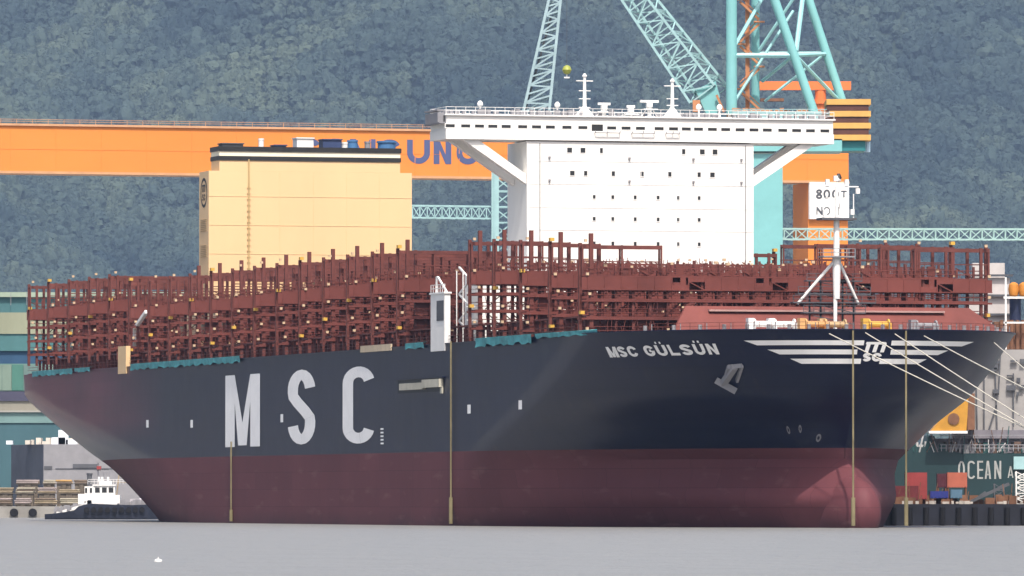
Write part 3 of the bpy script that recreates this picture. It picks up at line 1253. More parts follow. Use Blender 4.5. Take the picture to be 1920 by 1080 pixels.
for i in range(4):
    mb.beam(FM + V(1.1, -3, 28 + 1.6 * i), FM + V(1.1, 3, 29.2 + 1.6 * i), .12)
mb.build('mast_stair', M['dgrey'], fm)
mb = MB()
mb.beam(FM + V(0, -3.2, 47.0), FM + V(0, 2.6, 47.0), .16)
mb.beam(FM + V(0, -1.6, 45.4), FM + V(0, 1.6, 45.4), .14)
for y, z in ((-3.0, 46.4), (-1.4, 47.6), (.2, 48.1), (1.4, 47.6), (-.6, 44.3), (-2.2, 43.5), (1.8, 43.4)):
    mb.cbox(FM + V(-.2, y, z), (.5, .5, .75))
mb.lathe(FM + V(0, -.2, 47.6), [(.1, 0), (.45, .2), (.5, .6), (.2, .9)], 10)
mb.beam(FM + V(-.2, -2.4, 42.6), FM + V(-.2, -2.4, 46.0), .12)
mb.beam(FM + V(-.2, 2.0, 42.6), FM + V(-.2, 2.0, 45.0), .12)
mb.build('signal_yard', M['whitetrim'], fm)
MB().lathe(FM + V(-.1, -.3, 47.9), [(.3, 0), (.45, .3), (.2, .9)], 8).build('horn', M['black'], fm)

# --- deckhouse -----------------------------------------------------
DS = 108.0
def dt(px):
    """lateral position on the deckhouse front seen at column px"""
    q = (px - 960) / F
    return (49 - .2756 * DS - q * (1040 + .9613 * DS)) / (.9613 - q * .2756)
KD = F / (1040 + .9613 * DS)
def dz_(py):
    return CAM_Z + (937 - py) / KD
mb = MB()
mb.box((DS, -17.7, 27.0), (DS + 10.5, 17.7, 57.2))
dh = mb.build('deckhouse', M['white'], ship)
mb = MB()
WB, WT = dz_(265), dz_(221)
mb.box((DS - .35, -30.3, WB), (DS + 8.6, 30.3, dz_(247)))
mb.box((DS - .25, -30.2, dz_(247) + .01), (DS + 8.5, 30.2, WT))
bw = mb.build('bridge_wing', M['white'], dh)
MB().box((DS - .6, -30.5, WT + .005), (DS + 8.8, 30.5, WT + .22)).build('wing_roof', M['whitetrim'], dh)
# sloping braces
for sg in (1, -1):
    mb = MB()
    for x in (DS + .2, DS + 6.5):
        mb.prism([(x, sg * 17.75, dz_(347)), (x, sg * 17.75, dz_(329)), (x, sg * 25.2, WB - .02), (x, sg * 27.6, WB - .02)], (1.6, 0, 0))
    mb.build('wing_brace', M['white'], dh)
# wheelhouse windows: a frame and a dark pane for each
winx = [843, 872, 898, 923, 948, 979, 1005, 1031, 1062, 1092, 1119, 1146, 1173, 1200, 1235, 1262, 1286, 1309, 1335, 1360, 1387, 1413, 1438, 1467, 1493, 1519, 1546]
def window(name, s, t, z, wd, hg, parent, proud=.06, m=None):
    mb = MB()
    e = .12
    mb.box((s - proud, t - wd / 2 - e, z - hg / 2 - e), (s + .05, t - wd / 2, z + hg / 2 + e))
    mb.box((s - proud, t + wd / 2, z - hg / 2 - e), (s + .05, t + wd / 2 + e, z + hg / 2 + e))
    mb.box((s - proud, t - wd / 2, z + hg / 2), (s + .05, t + wd / 2, z + hg / 2 + e))
    mb.box((s - proud, t - wd / 2, z - hg / 2 - e), (s + .05, t + wd / 2, z - hg / 2))
    mb.mi = 1
    mb.box((s - .02, t - wd / 2 + .005, z - hg / 2 + .005), (s + .04, t + wd / 2 - .005, z + hg / 2 - .005))
    return mb.build(name, [M['whitetrim'], M['darkglass']], parent)
for i, px in enumerate(winx):
    window('wheelhouse_window', DS - .25, dt(px), dz_(240.5), 1.4 if i != 10 else 1.75, .46 if i != 10 else 1.0, dh)
for y, xs, wd, hg in ((283, (1068, 1093, 1128, 1282, 1317, 1341), .75, .75), (326, (1073, 1098, 1150, 1204, 1256, 1311, 1336), .7, .7),
                      (370, (1114, 1149, 1191, 1234, 1272, 1311), .42, .55), (411, (1114, 1149, 1191, 1234, 1272, 1311), .42, .55), (457, (1114, 1149, 1191, 1234, 1272, 1311), .42, .55)):
    for px in xs:
        w2 = wd if px in (1068, 1093, 1317, 1341, 1073, 1336) else min(wd, .5)
        window('window', DS, dt(px), dz_(y), w2, hg, dh)
# thin weld seams between storeys
mb = MB()
for y in (304, 347, 391, 433):
    mb.box((DS - .04, -17.6, dz_(y)), (DS + .02, 17.6, dz_(y) + .08))
for px in (1060, 1131, 1203, 1274, 1346):
    mb.box((DS - .035, dt(px), 38), (DS + .02, dt(px) + .06, WB - .05))
mb.build('deck_seams', M['whitetrim'], dh)
mb = MB()
for y in (297, 340):
    for px in (1030, 1180, 1300, 1390):
        mb.cbox((DS - .18, dt(px), dz_(y)), (.3, .3, .3))
for px in (1012, 1398):
    mb.beam((DS - .1, dt(px), 38), (DS - .1, dt(px), WB - .4), .1)
mb.build('wall_fittings', M['grey'], dh)['kind'] = 'stuff'
# catwalk brackets under the bridge front
mb = MB()
for p0, p1 in ((1114, 1160), (1183, 1225), (1247, 1272)):
    mb.beam((DS - .8, dt(p0), dz_(250)), (DS - .8, dt(p1), dz_(250)), .12)
    for q in (p0, (p0 + p1) / 2, p1):
        mb.beam((DS - .8, dt(q), dz_(250)), (DS - .8, dt(q), dz_(246)), .1)
        mb.beam((DS - .8, dt(q), dz_(250)), (DS - .3, dt(q), dz_(250)), .1)
mb.build('front_catwalk', M['grey'], dh)
# roof rail and equipment
mb = MB()
ZR = WT + .22
for h in (.5, 1.05):
    for x in (DS - .4, DS + 8.4):
        mb.beam((x, -30.3, ZR + h), (x, 30.3, ZR + h), .07)
    for t in (-30.3, 30.3):
        mb.beam((DS - .4, t, ZR + h), (DS + 8.4, t, ZR + h), .07)
for i in range(41):
    t = -30.3 + 60.6 * i / 40
    for x in (DS - .4, DS + 8.4):
        mb.beam((x, t, ZR), (x, t, ZR + 1.05), .07)
mb.build('roof_railing', M['whitetrim'], dh)
def mast(px, ytop, cross):
    t = dt(px)
    mb = MB()
    zt = dz_(ytop)
    mb.tube((DS + 3, t, ZR), (DS + 3, t, zt), .34, .22, 8)
    for z in cross:
        mb.beam((DS + 3, t - .9, z), (DS + 3, t + .9, z), .12)
    mb.beam((DS + 3, t - 1.3, zt - .6), (DS + 3, t + 1.3, zt - .6), .14)
    mb.lathe((DS + 3, t, zt - .1), [(.2, 0), (.4, .2), (.15, .6)], 8)
    mb.prism([(DS + 3, t - 1.6, ZR), (DS + 3, t + 1.6, ZR), (DS + 3, t + .2, ZR + 1.7), (DS + 3, t - .2, ZR + 1.7)], (.12, 0, 0))
    mb.build('signal_mast', M['whitetrim'], dh)
mast(1107, 143, (62.5, 63.8, 65.0))
mast(1272, 150, (63.0, 64.0))
def scanner(px, ytop, wpx):
    t = dt(px)
    zt = dz_(ytop)
    mb = MB()
    mb.tube((DS + 2, t, ZR), (DS + 2, t, zt), .35, .25, 8)
    mb.cbox((DS + 2, t, zt), (.35, wpx / KD, .35))
    mb.cbox((DS + 2, t, zt - .5), (.8, .8, .7))
    for q in (-1, 1):
        mb.beam((DS + 2, t + q * 1.3, ZR), (DS + 2, t + q * .3, zt - .9), .12)
    mb.cbox((DS + 2, t, zt - 1.2), (1.6, 2.2, .12))
    mb.build('radar_scanner', M['whitetrim'], dh)
scanner(1140, 194, 24)
scanner(1225, 188, 36)
scanner(1190, 198, 16)
for px in (907, 1357, 1052, 1318):
    t = dt(px)
    MB().tube((DS + 2, t, ZR), (DS + 2, t, ZR + 1.3), .14, n=8).lathe((DS + 2, t, ZR + 1.2), [(.1, 0), (.42, .25), (.45, .55), (.25, .85), (.05, .95)], 12).build('antenna_dome', M['whitetrim'], dh, smooth=True)
mb = MB()
rq = random.Random(5)
for i in range(64):
    t = rq.uniform(-29, 29)
    x = DS + rq.uniform(.6, 7.5)
    mb.cbox((x, t, ZR + .35), (rq.uniform(.3, 1), rq.uniform(.3, 1.3), rq.uniform(.5, 1.25)))
mb.build('roof_lockers', M['grey'], dh)['kind'] = 'stuff'
mb = MB()
mb.box((DS - .2, 30.35, WT - 1.2), (DS + 8.2, 31.3, WT - 1.0))
mb.cbox((DS + 4, 30.9, WT + .8), (7, 1.1, .25))
mb.cbox((DS + 4, 30.9, WT - .3), (7, .9, 1.5))
mb.build('wing_end_station', M['grey'], dh)
# white side houses abreast of the deckhouse
mb = MB()
ts = 30.2
s0, s1 = sb_s(834, 30.9), sb_s(808, 30.9)
zt = CAM_Z + (937 - 560) / 12.35
mb.box((s0, 30.05, 25.9), (s1, 30.95, zt))
mb.box((s0 - .2, 29.9, zt + .004), (s1 + .3, 31.1, zt + .25))
sh = mb.build('side_house', M['whitetrim'], ship)
mb = MB()
mb.box((s0 + .4, 30.96, zt - 4.0), (s0 + 4.2, 31.02, zt - 1.0))
mb.build('side_opening', M['dgrey'], sh)
mb = MB()
for h in (.6, 1.15):
    mb.beam((s0, 30.9, zt + .25 + h), (s1, 30.9, zt + .25 + h), .09)
for i in range(7):
    q = s0 + (s1 - s0) * i / 6
    mb.beam((q, 30.9, zt + .2), (q, 30.9, zt + 1.4), .09)
mb.beam((s0 + 1, 30.3, zt + .2), (s0 + 6, 30.3, zt + 2.6), .25)
mb.beam((s1 - 1, 30.3, zt + .2), (s1 - 1, 30.3, zt + 2.6), .25)
mb.beam((s1 - 1, 30.3, zt + 2.6), (s0 + 6, 30.3, zt + 2.6), .25)
mb.build('side_house_railing', M['whitetrim'], sh)
mb = MB()
mb.box((s0 + 3, -30.9, 26.95), (s1, -27.2, zt))
mb.build('port_side_house', M['whitetrim'], ship)
mb = MB()   # lower white houses across the beam ahead of the tower
mb.box((DS + .6, 17.72, 27.0), (DS + 9, 24.8, 37.3))
mb.box((DS + .6, -24.8, 27.0), (DS + 9, -17.72, 37.3))
mb.build('lower_house', M['white'], dh)
mb = MB()
for i in range(5):
    z = 28.5 + i * 2.0
    mb.beam((DS + .1, 25.5, z), (DS + .1, 27.0, z), .1)
    mb.beam((DS + .3, 25.2, z), (DS + 7, 25.2, z), .1)
    mb.beam((DS + .3 + (i % 2) * 6, 26.4, z), (DS + 6.3 - (i % 2) * 6, 26.4, z + 2), .25)
for x in (DS + .3, DS + 3.5, DS + 7):
    mb.beam((x, 26.6, 27), (x, 26.6, 38), .14)
mb.build('outside_stair', M['whitetrim'], dh)

# --- funnel casing -----------------------------------------------------
FS = 305.0
KF = F / (1040 + .9613 * FS)
def ft(px):
    q = (px - 960) / F
    return (49 - .2756 * FS - q * (1040 + .9613 * FS)) / (.9613 - q * .2756)
def fz(py):
    return CAM_Z + (937 - py) / KF
mb = MB()
zs_ = fz(322)
mb.box((FS, ft(772), 27.0), (FS + 7.0, ft(391), zs_))
fc = mb.build('funnel_casing', M['yellow'], ship)
def band(name, y0, y1, m, grow=0.0):
    mb = MB()
    mb.box((FS + .02 - grow, ft(750) - grow, fz(y1) + .004), (FS + 6.0 + grow, ft(411) + grow, fz(y0)))
    return mb.build(name, m, fc)
mb = MB()
for z in (36.5, 41.5, 46.5, 51.5, 56.5):
    mb.box((FS - .05, ft(771), z), (FS - .004, ft(391.5), z + .07))
for px in (525, 588, 650, 712):
    mb.box((FS - .045, ft(px), 30), (FS - .004, ft(px) + .07, zs_ - .05))
mb.build('plate_seams', M['yellow'], fc)
for k_, z in enumerate((46.0, 50.5)):
    lv = MB()
    for j in range(7):
        lv.box((FS + 1.4, ft(391) + .005, z + j * .32), (FS + 5.6, ft(391) + .1, z + j * .32 + .16))
    lv.build('side_louvre', M['cwb'] if k_ > 5 else mat('tan_louvre', (.42, .3, .16), .6, .3, .1, .3), fc)
band('casing_top', 302, 321.95, M['yellow'])
band('lower_black_band', 294, 302, M['black'], .15)
band('cream_band', 285, 294, mat('pale_cream_paint', (.85, .78, .6), .5, .3, .04, .2), .02)
band('upper_black_band', 276, 285, M['black'], .2)
mb = MB()
mb.beam((FS - .08, ft(466), 28), (FS - .08, ft(466), fz(300)), .28, .2)
for i in range(30):
    mb.box((FS - .2, ft(466) - .3, 29 + i), (FS - .02, ft(466) + .3, 29.08 + i))
mb.build('casing_ladder', mat('dark_yellow_ladder', (.45, .32, .15), .6, .3, .1, .3), fc)  # ladder in a darker yellow than the casing
zt = fz(276)
def pipe(px, wpx, ytop, m, kindbox=False):
    t = ft(px)
    r_ = wpx / KF / 2
    mb = MB()
    if kindbox:
        mb.box((FS + 1.5, t - r_, zt), (FS + 4.5, t + r_, fz(ytop)))
        mb.box((FS + 1.3, t - r_ - .15, fz(ytop) + .01), (FS + 4.7, t + r_ + .15, fz(ytop) + .2))
    else:
        mb.lathe((FS + 3, t, zt), [(r_, 0), (r_, fz(ytop) - zt - .3), (r_ * 1.12, fz(ytop) - zt - .3), (r_ * 1.12, fz(ytop) - zt)], 14)
    mb.build('exhaust_pipe', m, fc, smooth=not kindbox)
dblue = mat('dark_blue_exhaust', (.03, .05, .13), .5, .4, .1, .3)
mblue = mat('mid_blue_exhaust', (.06, .17, .36), .5, .4, .1, .3)
pipe(497, 10, 259, M['whitetrim'])
pipe(576, 32, 259, M['whitetrim'], True)
pipe(627, 36, 261, dblue, True)
pipe(654, 12, 264, M['whitetrim'])
pipe(669, 19, 260, mblue)
pipe(697, 11, 262, M['grey'])
pipe(733, 34, 261, mblue)
pipe(440, 40, 271, M['dgrey'], True)
pipe(530, 22, 273, dblue, True)
# oval badge on the starboard side of the casing: dark ring with letters
tS = ft(391) + .03
mb = MB()
cs, cz = FS + 3.5, fz(362)
for i in range(28):
    a0, a1 = 2 * pi * i / 28, 2 * pi * (i + 1) / 28
    q = []
    for a, f_ in ((a0, 1), (a1, 1), (a1, .8), (a0, .8)):
        q.append((cs + 2.4 * f_ * cos(a), tS, cz + 2.6 * f_ * sin(a)))
    mb.add(q, [(0, 1, 2, 3)])
bd = mb.build('oval_badge', M['black'], fc)
fl = Flat(lambda u, v, l_: V(cs - u, tS + .02 + l_, cz + v), 9)
fl.text('m', -1.2, .1, 2.4, 1.3, .32, 1.75)
fl.text('S', -1.1, -1.4, 1.0, 1.2, .24, .9)
fl.text('C', .1, -1.4, 1.0, 1.2, .24, .9)
fl.finish('badge_letters', M['black'], bd)
mb = MB()
s0, s1 = sb_s(236, 31), sb_s(221, 31)
mb.box((s0, 30.2, 25.8), (s1, 31.0, 30.6))
yh = mb.build('yellow_side_house', M['yellow'], ship)
mb = MB()
mb.beam((s0 + 2, 29, 30.6), (s0 + 2, 29, 33.6), .5)
mb.beam((s0 + 2, 29, 33.6), (s0 - 7, 29, 36.4), .6)
mb.build('provision_crane', M['whitetrim'], yh)
mb = MB()
mb.box((s0 - 42, 22, 31.5), (s0 - 8, 24, 37.0))
mb.build('engine_room_house', mat('pale_cream_house', (.6, .48, .33), .6, .3, .1, .2), ship)
mb = MB()
mb.box((sb_s(733, 31), 30.8, 26.5), (sb_s(676, 31), 31.05, 27.5))
mb.build('gangway_platform', mat('pale_tan_paint', (.55, .45, .32), .6, .3, .12, .3), ship)

# --- tarpaulins hanging over the ship's side -----------------------------
def tarp(p0, p1, label, seed, h0=1.5):
    r = random.Random(seed)
    mb = MB()
    s0, s1 = sb_s(p1, 30.9), sb_s(p0, 30.9)
    n_ = max(4, int((s1 - s0) / 1.6))
    vs, fs = [], []
    for i in range(n_ + 1):
        s = s0 + (s1 - s0) * i / n_
        bt = half(min(s, 399.5), 25.5)
        h = h0 * (.55 + .45 * sin(i * 1.3 + seed) * r.uniform(.4, 1) * .35 + .1) if i % 3 else h0 * .8
        a = r.uniform(0, .25)
        vs += [(s, 30.2, DECK + .55), (s, bt + .45 + a * .4, DECK + .45), (s, bt + .3 + a, DECK + .5 - h * .55), (s, bt + .25 + r.uniform(0, .3), DECK + .45 - h)]
        if i:
            o = (i - 1) * 4
            fs += [(o + j, o + j + 1, o + j + 5, o + j + 4) for j in range(3)]
    mb.add(vs, fs)
    o = mb.build('tarpaulin', M['tarp'], None, BOW, SROT, smooth=True)
    tag(o, label, 'tarpaulin', "tarpaulins along the ship's deck edge")
tarp(62, 138, "teal tarpaulin on the deck edge at the ship's stern corner", 1, 1.3)
tarp(142, 172, "short blue tarpaulin scrap between stern corner tarpaulin and yellow side house", 2, 1.0)
tarp(248, 452, "longest teal tarpaulin on the deck edge, ending above the letter M", 3, 1.4)
tarp(764, 797, "small teal tarpaulin just aft of the white side house", 4, 1.2)
tarp(894, 1000, "ragged teal tarpaulin on the deck edge forward of the white side house", 5, 1.7)
tarp(1008, 1110, "thin drooping teal tarpaulin nearest the ship's bow shoulder", 6, .9)

# --- lines hanging down the hull -----------------------------------------
def hang(px, ztop, label, at_bow, zend=.3, r_=.14):
    mb = MB()
    pts = []
    z = ztop
    if at_bow:
        # hangs plumb from the deck edge, clear of the flare
        a = px2arc(px, 26.5)
        p, nr = at_arc(a)
        q = bow_fn(a, 26.4, 0)
        pts = [ship_pt(q.x, q.y, ztop) + ((Vector((-.2756, .9613, 0)) * nr.x + Vector((-.9613, -.2756, 0)) * nr.y) * .3), None]
        pts[1] = pts[0].copy()
        pts[1].z = zend
    else:
        s = sb_s(px, 31.0)
        pts = [ship_pt(s, 31.05, ztop), ship_pt(s, 31.05, zend)]
    mb.tube(pts[0], pts[0].lerp(pts[1], .86), r_, n=6)
    mb.tube(pts[0].lerp(pts[1], .855), pts[1], r_ * 2.0, n=8)
    o = mb.build('hanging_rope', M['yrope'])
    tag(o, label, 'rope', "ropes hanging down the ship's side")
hang(434, 13.4, "short ochre rope hanging from below the big letter M to the water", False)
hang(846, 27.2, "long yellowish rope hanging down the hull below the white side house", False)
hang(1594, 26.8, "yellow rope hanging down the bow left of the winged emblem", True)
hang(1690, 26.8, "pale rope hanging down the bow right of the winged emblem", True)

# --- mooring lines from the bow -----------------------------------------
def moor(px, py, px2, py2, label):
    q, nr = None, None
    a = px2arc(px, 24)
    z = CAM_Z + (937 - py) / 13.75
    q = bow_fn(a, z, 0)
    p0 = ship_pt(q.x, q.y, q.z)
    pe = P(px2, py2, 1000.0)
    # carry on past the edge of the picture to the dolphin
    d = pe - p0
    p1 = p0 + d * ((88.0 - p0.x) / d.x)
    mb = MB()
    n_ = 14
    prev = None
    for i in range(n_ + 1):
        t = i / n_
        c = p0.lerp(p1, t)
        c.z -= 4 * t * (1 - t) * .55
        if prev is not None:
            mb.tube(prev, c, .075, n=6, caps=False)
        prev = c
    tag(mb.build('mooring_line', M['rope']), label, 'mooring line', 'mooring lines at the bow')
    return p1
ends = [moor(1552, 627, 1918, 793, "pale mooring line leaving the bow just left of the winged emblem"),
        moor(1618, 625, 1915, 788, "mooring line crossing the winged emblem itself"),
        moor(1672, 627, 1915, 773, "mooring line leaving the bow just right of the winged emblem"),
        moor(1724, 630, 1915, 718, "mooring line crossing the outer right stripes of the emblem"),
        moor(1846, 638, 1920, 690, "mooring line nearest the ship's right bow corner")]
zmin = min(e.z for e in ends)
zmax = max(e.z for e in ends)
dl = thing('mooring_tower', 'grey steel mooring tower holding the bow lines beside the frame', 'mooring tower', (90, 1003, -4))
mb = MB()
yc = sum(e.y for e in ends) / len(ends)
mb.truss((0, yc - 1003, 0), (0, yc - 1003, zmax + 7), (3, 0, 0), (0, 3, 0), 8, .35, .2)
mb.build('lattice_frame', M['grey'], dl)
MB().cbox((0, yc - 1003, 6.2), (9, 12, 1.2)).build('base_deck', M['concrete'], dl)

# ------------------------------------------------------------------ big gantry crane
GD = 1889.0
g0 = V(-126.3, GD, 0)
gx = V(.9613, .2756, 0)
GR = math.atan2(.2756, .9613)
gc = thing('gantry_crane', 'giant orange gantry crane with a blue lettered girder behind the ship', 'gantry crane', g0, GR)
mb = MB()
mb.box((-60, 0, 85.0), (220.6, 9, 96.2))
i = -55
while i < 220:
    mb.box((i, -.07, 85.02), (i + .16, -.005, 96.18))
    i += 11.5
mb.box((-60, -.06, 90.4), (220.5, -.005, 90.52))
gd = mb.build('girder', M['orange'], gc)
mb = MB()
mb.box((-60, -.5, 96.21), (220.8, 9.5, 96.75))
mb.box((-60, -.35, 84.4), (220.7, 9.3, 84.99))
for h in (.5, 1.0):
    mb.beam((-60, -.3, 96.8 + h), (220, -.3, 96.8 + h), .1)
i = -60
while i < 220:
    mb.beam((i, -.3, 96.75), (i, -.3, 97.8), .1)
    i += 4
mb.build('girder_flange', mat('pale_brown_flange', (.55, .3, .16), .6, .3, .1, .3), gd)
def gpx(px):
    q = (px - 960) / F
    return (q * GD + 126.3) / (.9613 - q * .2756)
kg = F / (GD + .2756 * gpx(800))
zb, ztp = CAM_Z + (937 - 307) / kg, CAM_Z + (937 - 262) / kg
for ch, p0, p1 in (('S', 562, 600), ('A', 606, 652), ('M', 656, 704), ('S', 711, 750), ('U', 763, 806), ('N', 813, 846), ('G', 856, 898)):
    fl = Flat(lambda u, v, l_: V(u, -.06 - l_, v), 50)
    W = (p1 - p0) / 45.0
    fl.text(ch, gpx(p0), zb, gpx(p1) - gpx(p0), ztp - zb, .24, W)
    fl.finish('letter', M['blue'], gd)
# right leg with the load sign
lx0, lx1 = gpx(1517), gpx(1592)
mb = MB()
mb.box((lx0, .6, 2.4), (lx1 - .05, 13.0, 84.38))
lg = mb.build('leg', M['orange'], gc)
mb = MB()
mb.box((lx0 + .05, -.5, CAM_Z + (937 - 411) / 7.37), (lx1 - .1, .55, CAM_Z + (937 - 342) / 7.37))
sg = mb.build('load_sign', mat('white_sign_paint', (.8, .8, .8), .6, .3, .03, .2), lg)
for ch, p0, p1, y0, y1 in (('8', 1529, 1541, 373, 355), ('0', 1543, 1556, 373, 355), ('0', 1559, 1572, 373, 355), ('T', 1576, 1587, 370, 357),
                           ('N', 1530, 1541, 403, 388), ('O', 1543, 1556, 403, 388), ('1', 1566, 1576, 403, 388)):
    fl = Flat(lambda u, v, l_: V(u, -.56 - l_, v), 50)
    W = (p1 - p0) / abs(y0 - y1)
    fl.text(ch, gpx(p0), CAM_Z + (937 - y0) / 7.37, gpx(p1) - gpx(p0), (y0 - y1) / 7.37, .2 if y0 < 380 else .13, W)
    fl.finish('digit' if ch in '801' else 'letter', M['dgrey'], sg)
mb = MB()
mb.box((-57, .6, 2.4), (-47, 9, 84.38))
mb.build('leg', M['orange'], gc)
mb = MB()
mb.box((lx0 - 9, 4, 60), (lx0 - .1, 8, 62.2))
mb.box((lx0 - 5, 4, 62.3), (lx0 - 2, 8, 64))
mb.build('leg_platform', M['rust'], lg)

# ------------------------------------------------------------------ teal jib crane
YC = 1690.0
jc = thing('jib_crane', 'tall teal jib crane with lattice boom and ochre striped counterweight above white deckhouse', 'crane', (P(1430, 937, YC).x, YC, 2.4))
def JP(px, py, d=0.0):
    return P(px, py, YC + d) - jc.location
mb = MB()
b0, b1 = JP(1380, 470), JP(1467, 470)
mb.prism([(b0.x, -3, 0), (b1.x, -3, 0), (b1.x + 0, 5, 0), (b0.x, 5, 0)], (0, 0, JP(1400, 290).z))
mb.build('tower', M['teal'], jc)
mb = MB()
t0 = JP(1362, 285)
t1 = JP(1578, 285)
zt = JP(1400, 262).z
mb.box((t0.x, -4, t0.z), (t1.x, 10, zt))
mb.box((t0.x, -3.5, zt + .01), (JP(1550, 0).x, 9, JP(0, 238).z))
mb.build('slewing_deck', M['teal'], jc)
mb = MB()
z = JP(1500, 200).z
mb.box((JP(1372, 0).x, -3.5, JP(0, 237).z), (JP(1540, 0).x, 9, z - 1.2))
mb.build('machinery_house', M['palteal'], jc)
OFF = V(0, 12, 0)
def aleg(a, b, wd):
    return MB().tube(a, b, wd, n=10).build('frame_leg', M['teal'], jc, smooth=True)
TOPY = -260
aleg(JP(1372, 215), JP(1372, TOPY), 1.25)
aleg(JP(1417, 210, 12), JP(1417, TOPY, 12), .95)
aleg(JP(1530, 220), JP(1362, TOPY), 1.05)
aleg(JP(1583, 200, 12), JP(1432, TOPY, 12), 1.0)
mb = MB()
def br_(p, q, r_=.42):
    mb.tube(p, q, r_, n=6)
br_(JP(1372, 104), JP(1488, 104), .6)
br_(JP(1417, 101, 12), JP(1551, 101, 12), .55)
br_(JP(1372, 104), JP(1417, 101, 12), .5)
br_(JP(1488, 104), JP(1551, 101, 12), .5)
br_(JP(1378, 190), JP(1488, 20, 6), .33)
br_(JP(1376, 90), JP(1440, -20, 8))
br_(JP(1430, 152, 12), JP(1486, 106))
br_(JP(1434, 190, 12), JP(1546, 102, 12), .35)
br_(JP(1494, 106), JP(1575, 190, 12))
br_(JP(1493, 96), JP(1510, -40, 12), .55)
br_(JP(1417, 105, 12), JP(1500, -20, 8), .35)
mb.build('frame_brace', mat('light_teal_brace', (.28, .55, .57), .5, .35, .06, .3), jc)
# orange stair winding up inside the frame
mb = MB()
for i in range(10):
    y0 = 205 - i * 42
    a, b = ((1388, 1424) if i % 2 else (1424, 1388))
    mb.beam(JP(a, y0, 6), JP(b, y0 - 34, 6), 1.6, .5)
    mb.beam(JP(a, y0 - 9, 6), JP(b, y0 - 43, 6), .2, .2)
    mb.cbox(JP(b, y0 - 38, 6), (2.4, 2.5, .3))
mb.beam(JP(1402, 205, 7), JP(1402, -200, 7), .9, .9)
mb.build('stair_tower', M['stair'], jc)
# boom: foot at the deck edge, rising to the upper left
A_, B_ = JP(1330, 178, 6), JP(1068, -178, 6)
mb = MB()
perp = V(-.8, 0, .6).cross(V(0, 1, 0)).normalized()
axis = (B_ - A_).normalized()
hv = axis.cross(V(0, 1, 0)).normalized() * 6.6
mb.truss(A_, B_, (3.2, 7.0, 0), hv, 17, .55, .28, (1.5, 3.5, 0), hv * .45)
mb.build('boom', M['palteal'], jc)
mb = MB()
c0 = [JP(1304, 168, 3), JP(1342, 152, 3), JP(1350, 180, 3), JP(1345, 214, 3), JP(1325, 214, 3)]
mb.prism(c0, (0, 6, 0))
mb.build('boom_foot', M['teal'], jc)
mb = MB()
mb.beam(JP(1306, 210, 2), JP(1306, 188, 2), 1.6)
mb.beam(JP(1358, 210, 2), JP(1344, 178, 2), .5)
mb.beam(JP(1390, 205, 4), JP(1360, 205, 4), .5)
mb.build('foot_post', M['stair'], jc)
# hook hanging from the boom head
hk = JP(1063, 131, 6)
mb = MB()
mb.lathe((hk.x, hk.y, hk.z), [(.1, -1.05), (.7, -.8), (1.05, 0), (.7, .8), (.1, 1.05)], 14)
ho_ = mb.build('hook_ball', mat('yellow_green_hook_paint', (.3, .33, .05), .5, .4, .1, .5), jc, smooth=True)
mb = MB()
mb.tube((hk.x, hk.y, hk.z + 1), (hk.x, hk.y, JP(0, -175, 6).z), .045, n=5)
mb.build('hoist_rope', M['dgrey'], ho_)
mb = MB()
mb.tube((hk.x, hk.y, hk.z - 1.7), (hk.x, hk.y, hk.z - 1), .16, n=6)
mb.cbox((hk.x, hk.y, hk.z - 1.7), (1.2, .4, .3))
mb.build('hook', M['whitetrim'], ho_)
# counterweight slabs
for i in range(7):
    y0 = 187 + i * 11.1
    a, b = JP(1572 if i else 1566, y0 + 11), JP(1632 if i % 2 == 0 else 1630, y0 + .4)
    mb = MB()
    g_ = 0 if i % 2 == 0 else .25
    mb.box((a.x - (2 if i % 2 == 0 else 2.6), -4 + g_, a.z), (b.x - g_, 9 - g_, b.z))
    mb.build('counterweight_slab', M['cwy'] if i % 2 == 0 else M['cwb'], jc)
mb = MB()
mb.box((JP(1578.5, 0).x, -3, JP(0, 284).z), (JP(1622, 0).x, 8, JP(0, 266).z))
mb.build('counterweight_bracket', mat('deep_teal_paint', (.03, .2, .22), .5, .3, .1, .3), jc)
MB().tube(JP(1626, 285), JP(1626, 266), .75, n=8).build('bracket_post', mat('pale_blue_paint', (.45, .62, .75), .5, .3, .1, .3), jc)
# deck clutter and rails
mb = MB()
rq = random.Random(9)
z0 = JP(0, 222).z
for h in (1.0, 2.0):
    mb.beam(JP(1375, 222, -3.6) + V(0, 0, h), JP(1560, 222, -3.6) + V(0, 0, h), .16)
for i in range(22):
    q = JP(1375 + i * 8.6, 222, -3.6)
    mb.beam(q, q + V(0, 0, 2), .16)
mb.build('deck_railing', M['palteal'], jc)
mb = MB()
for i in range(30):
    q = JP(rq.uniform(1368, 1545), 212, rq.uniform(-3, 6))
    mb.cbox(q, (rq.uniform(.6, 2.4), rq.uniform(.8, 2), rq.uniform(.8, 2.2)))
mb.build('winch_gear', M['stair'], jc)['kind'] = 'stuff'

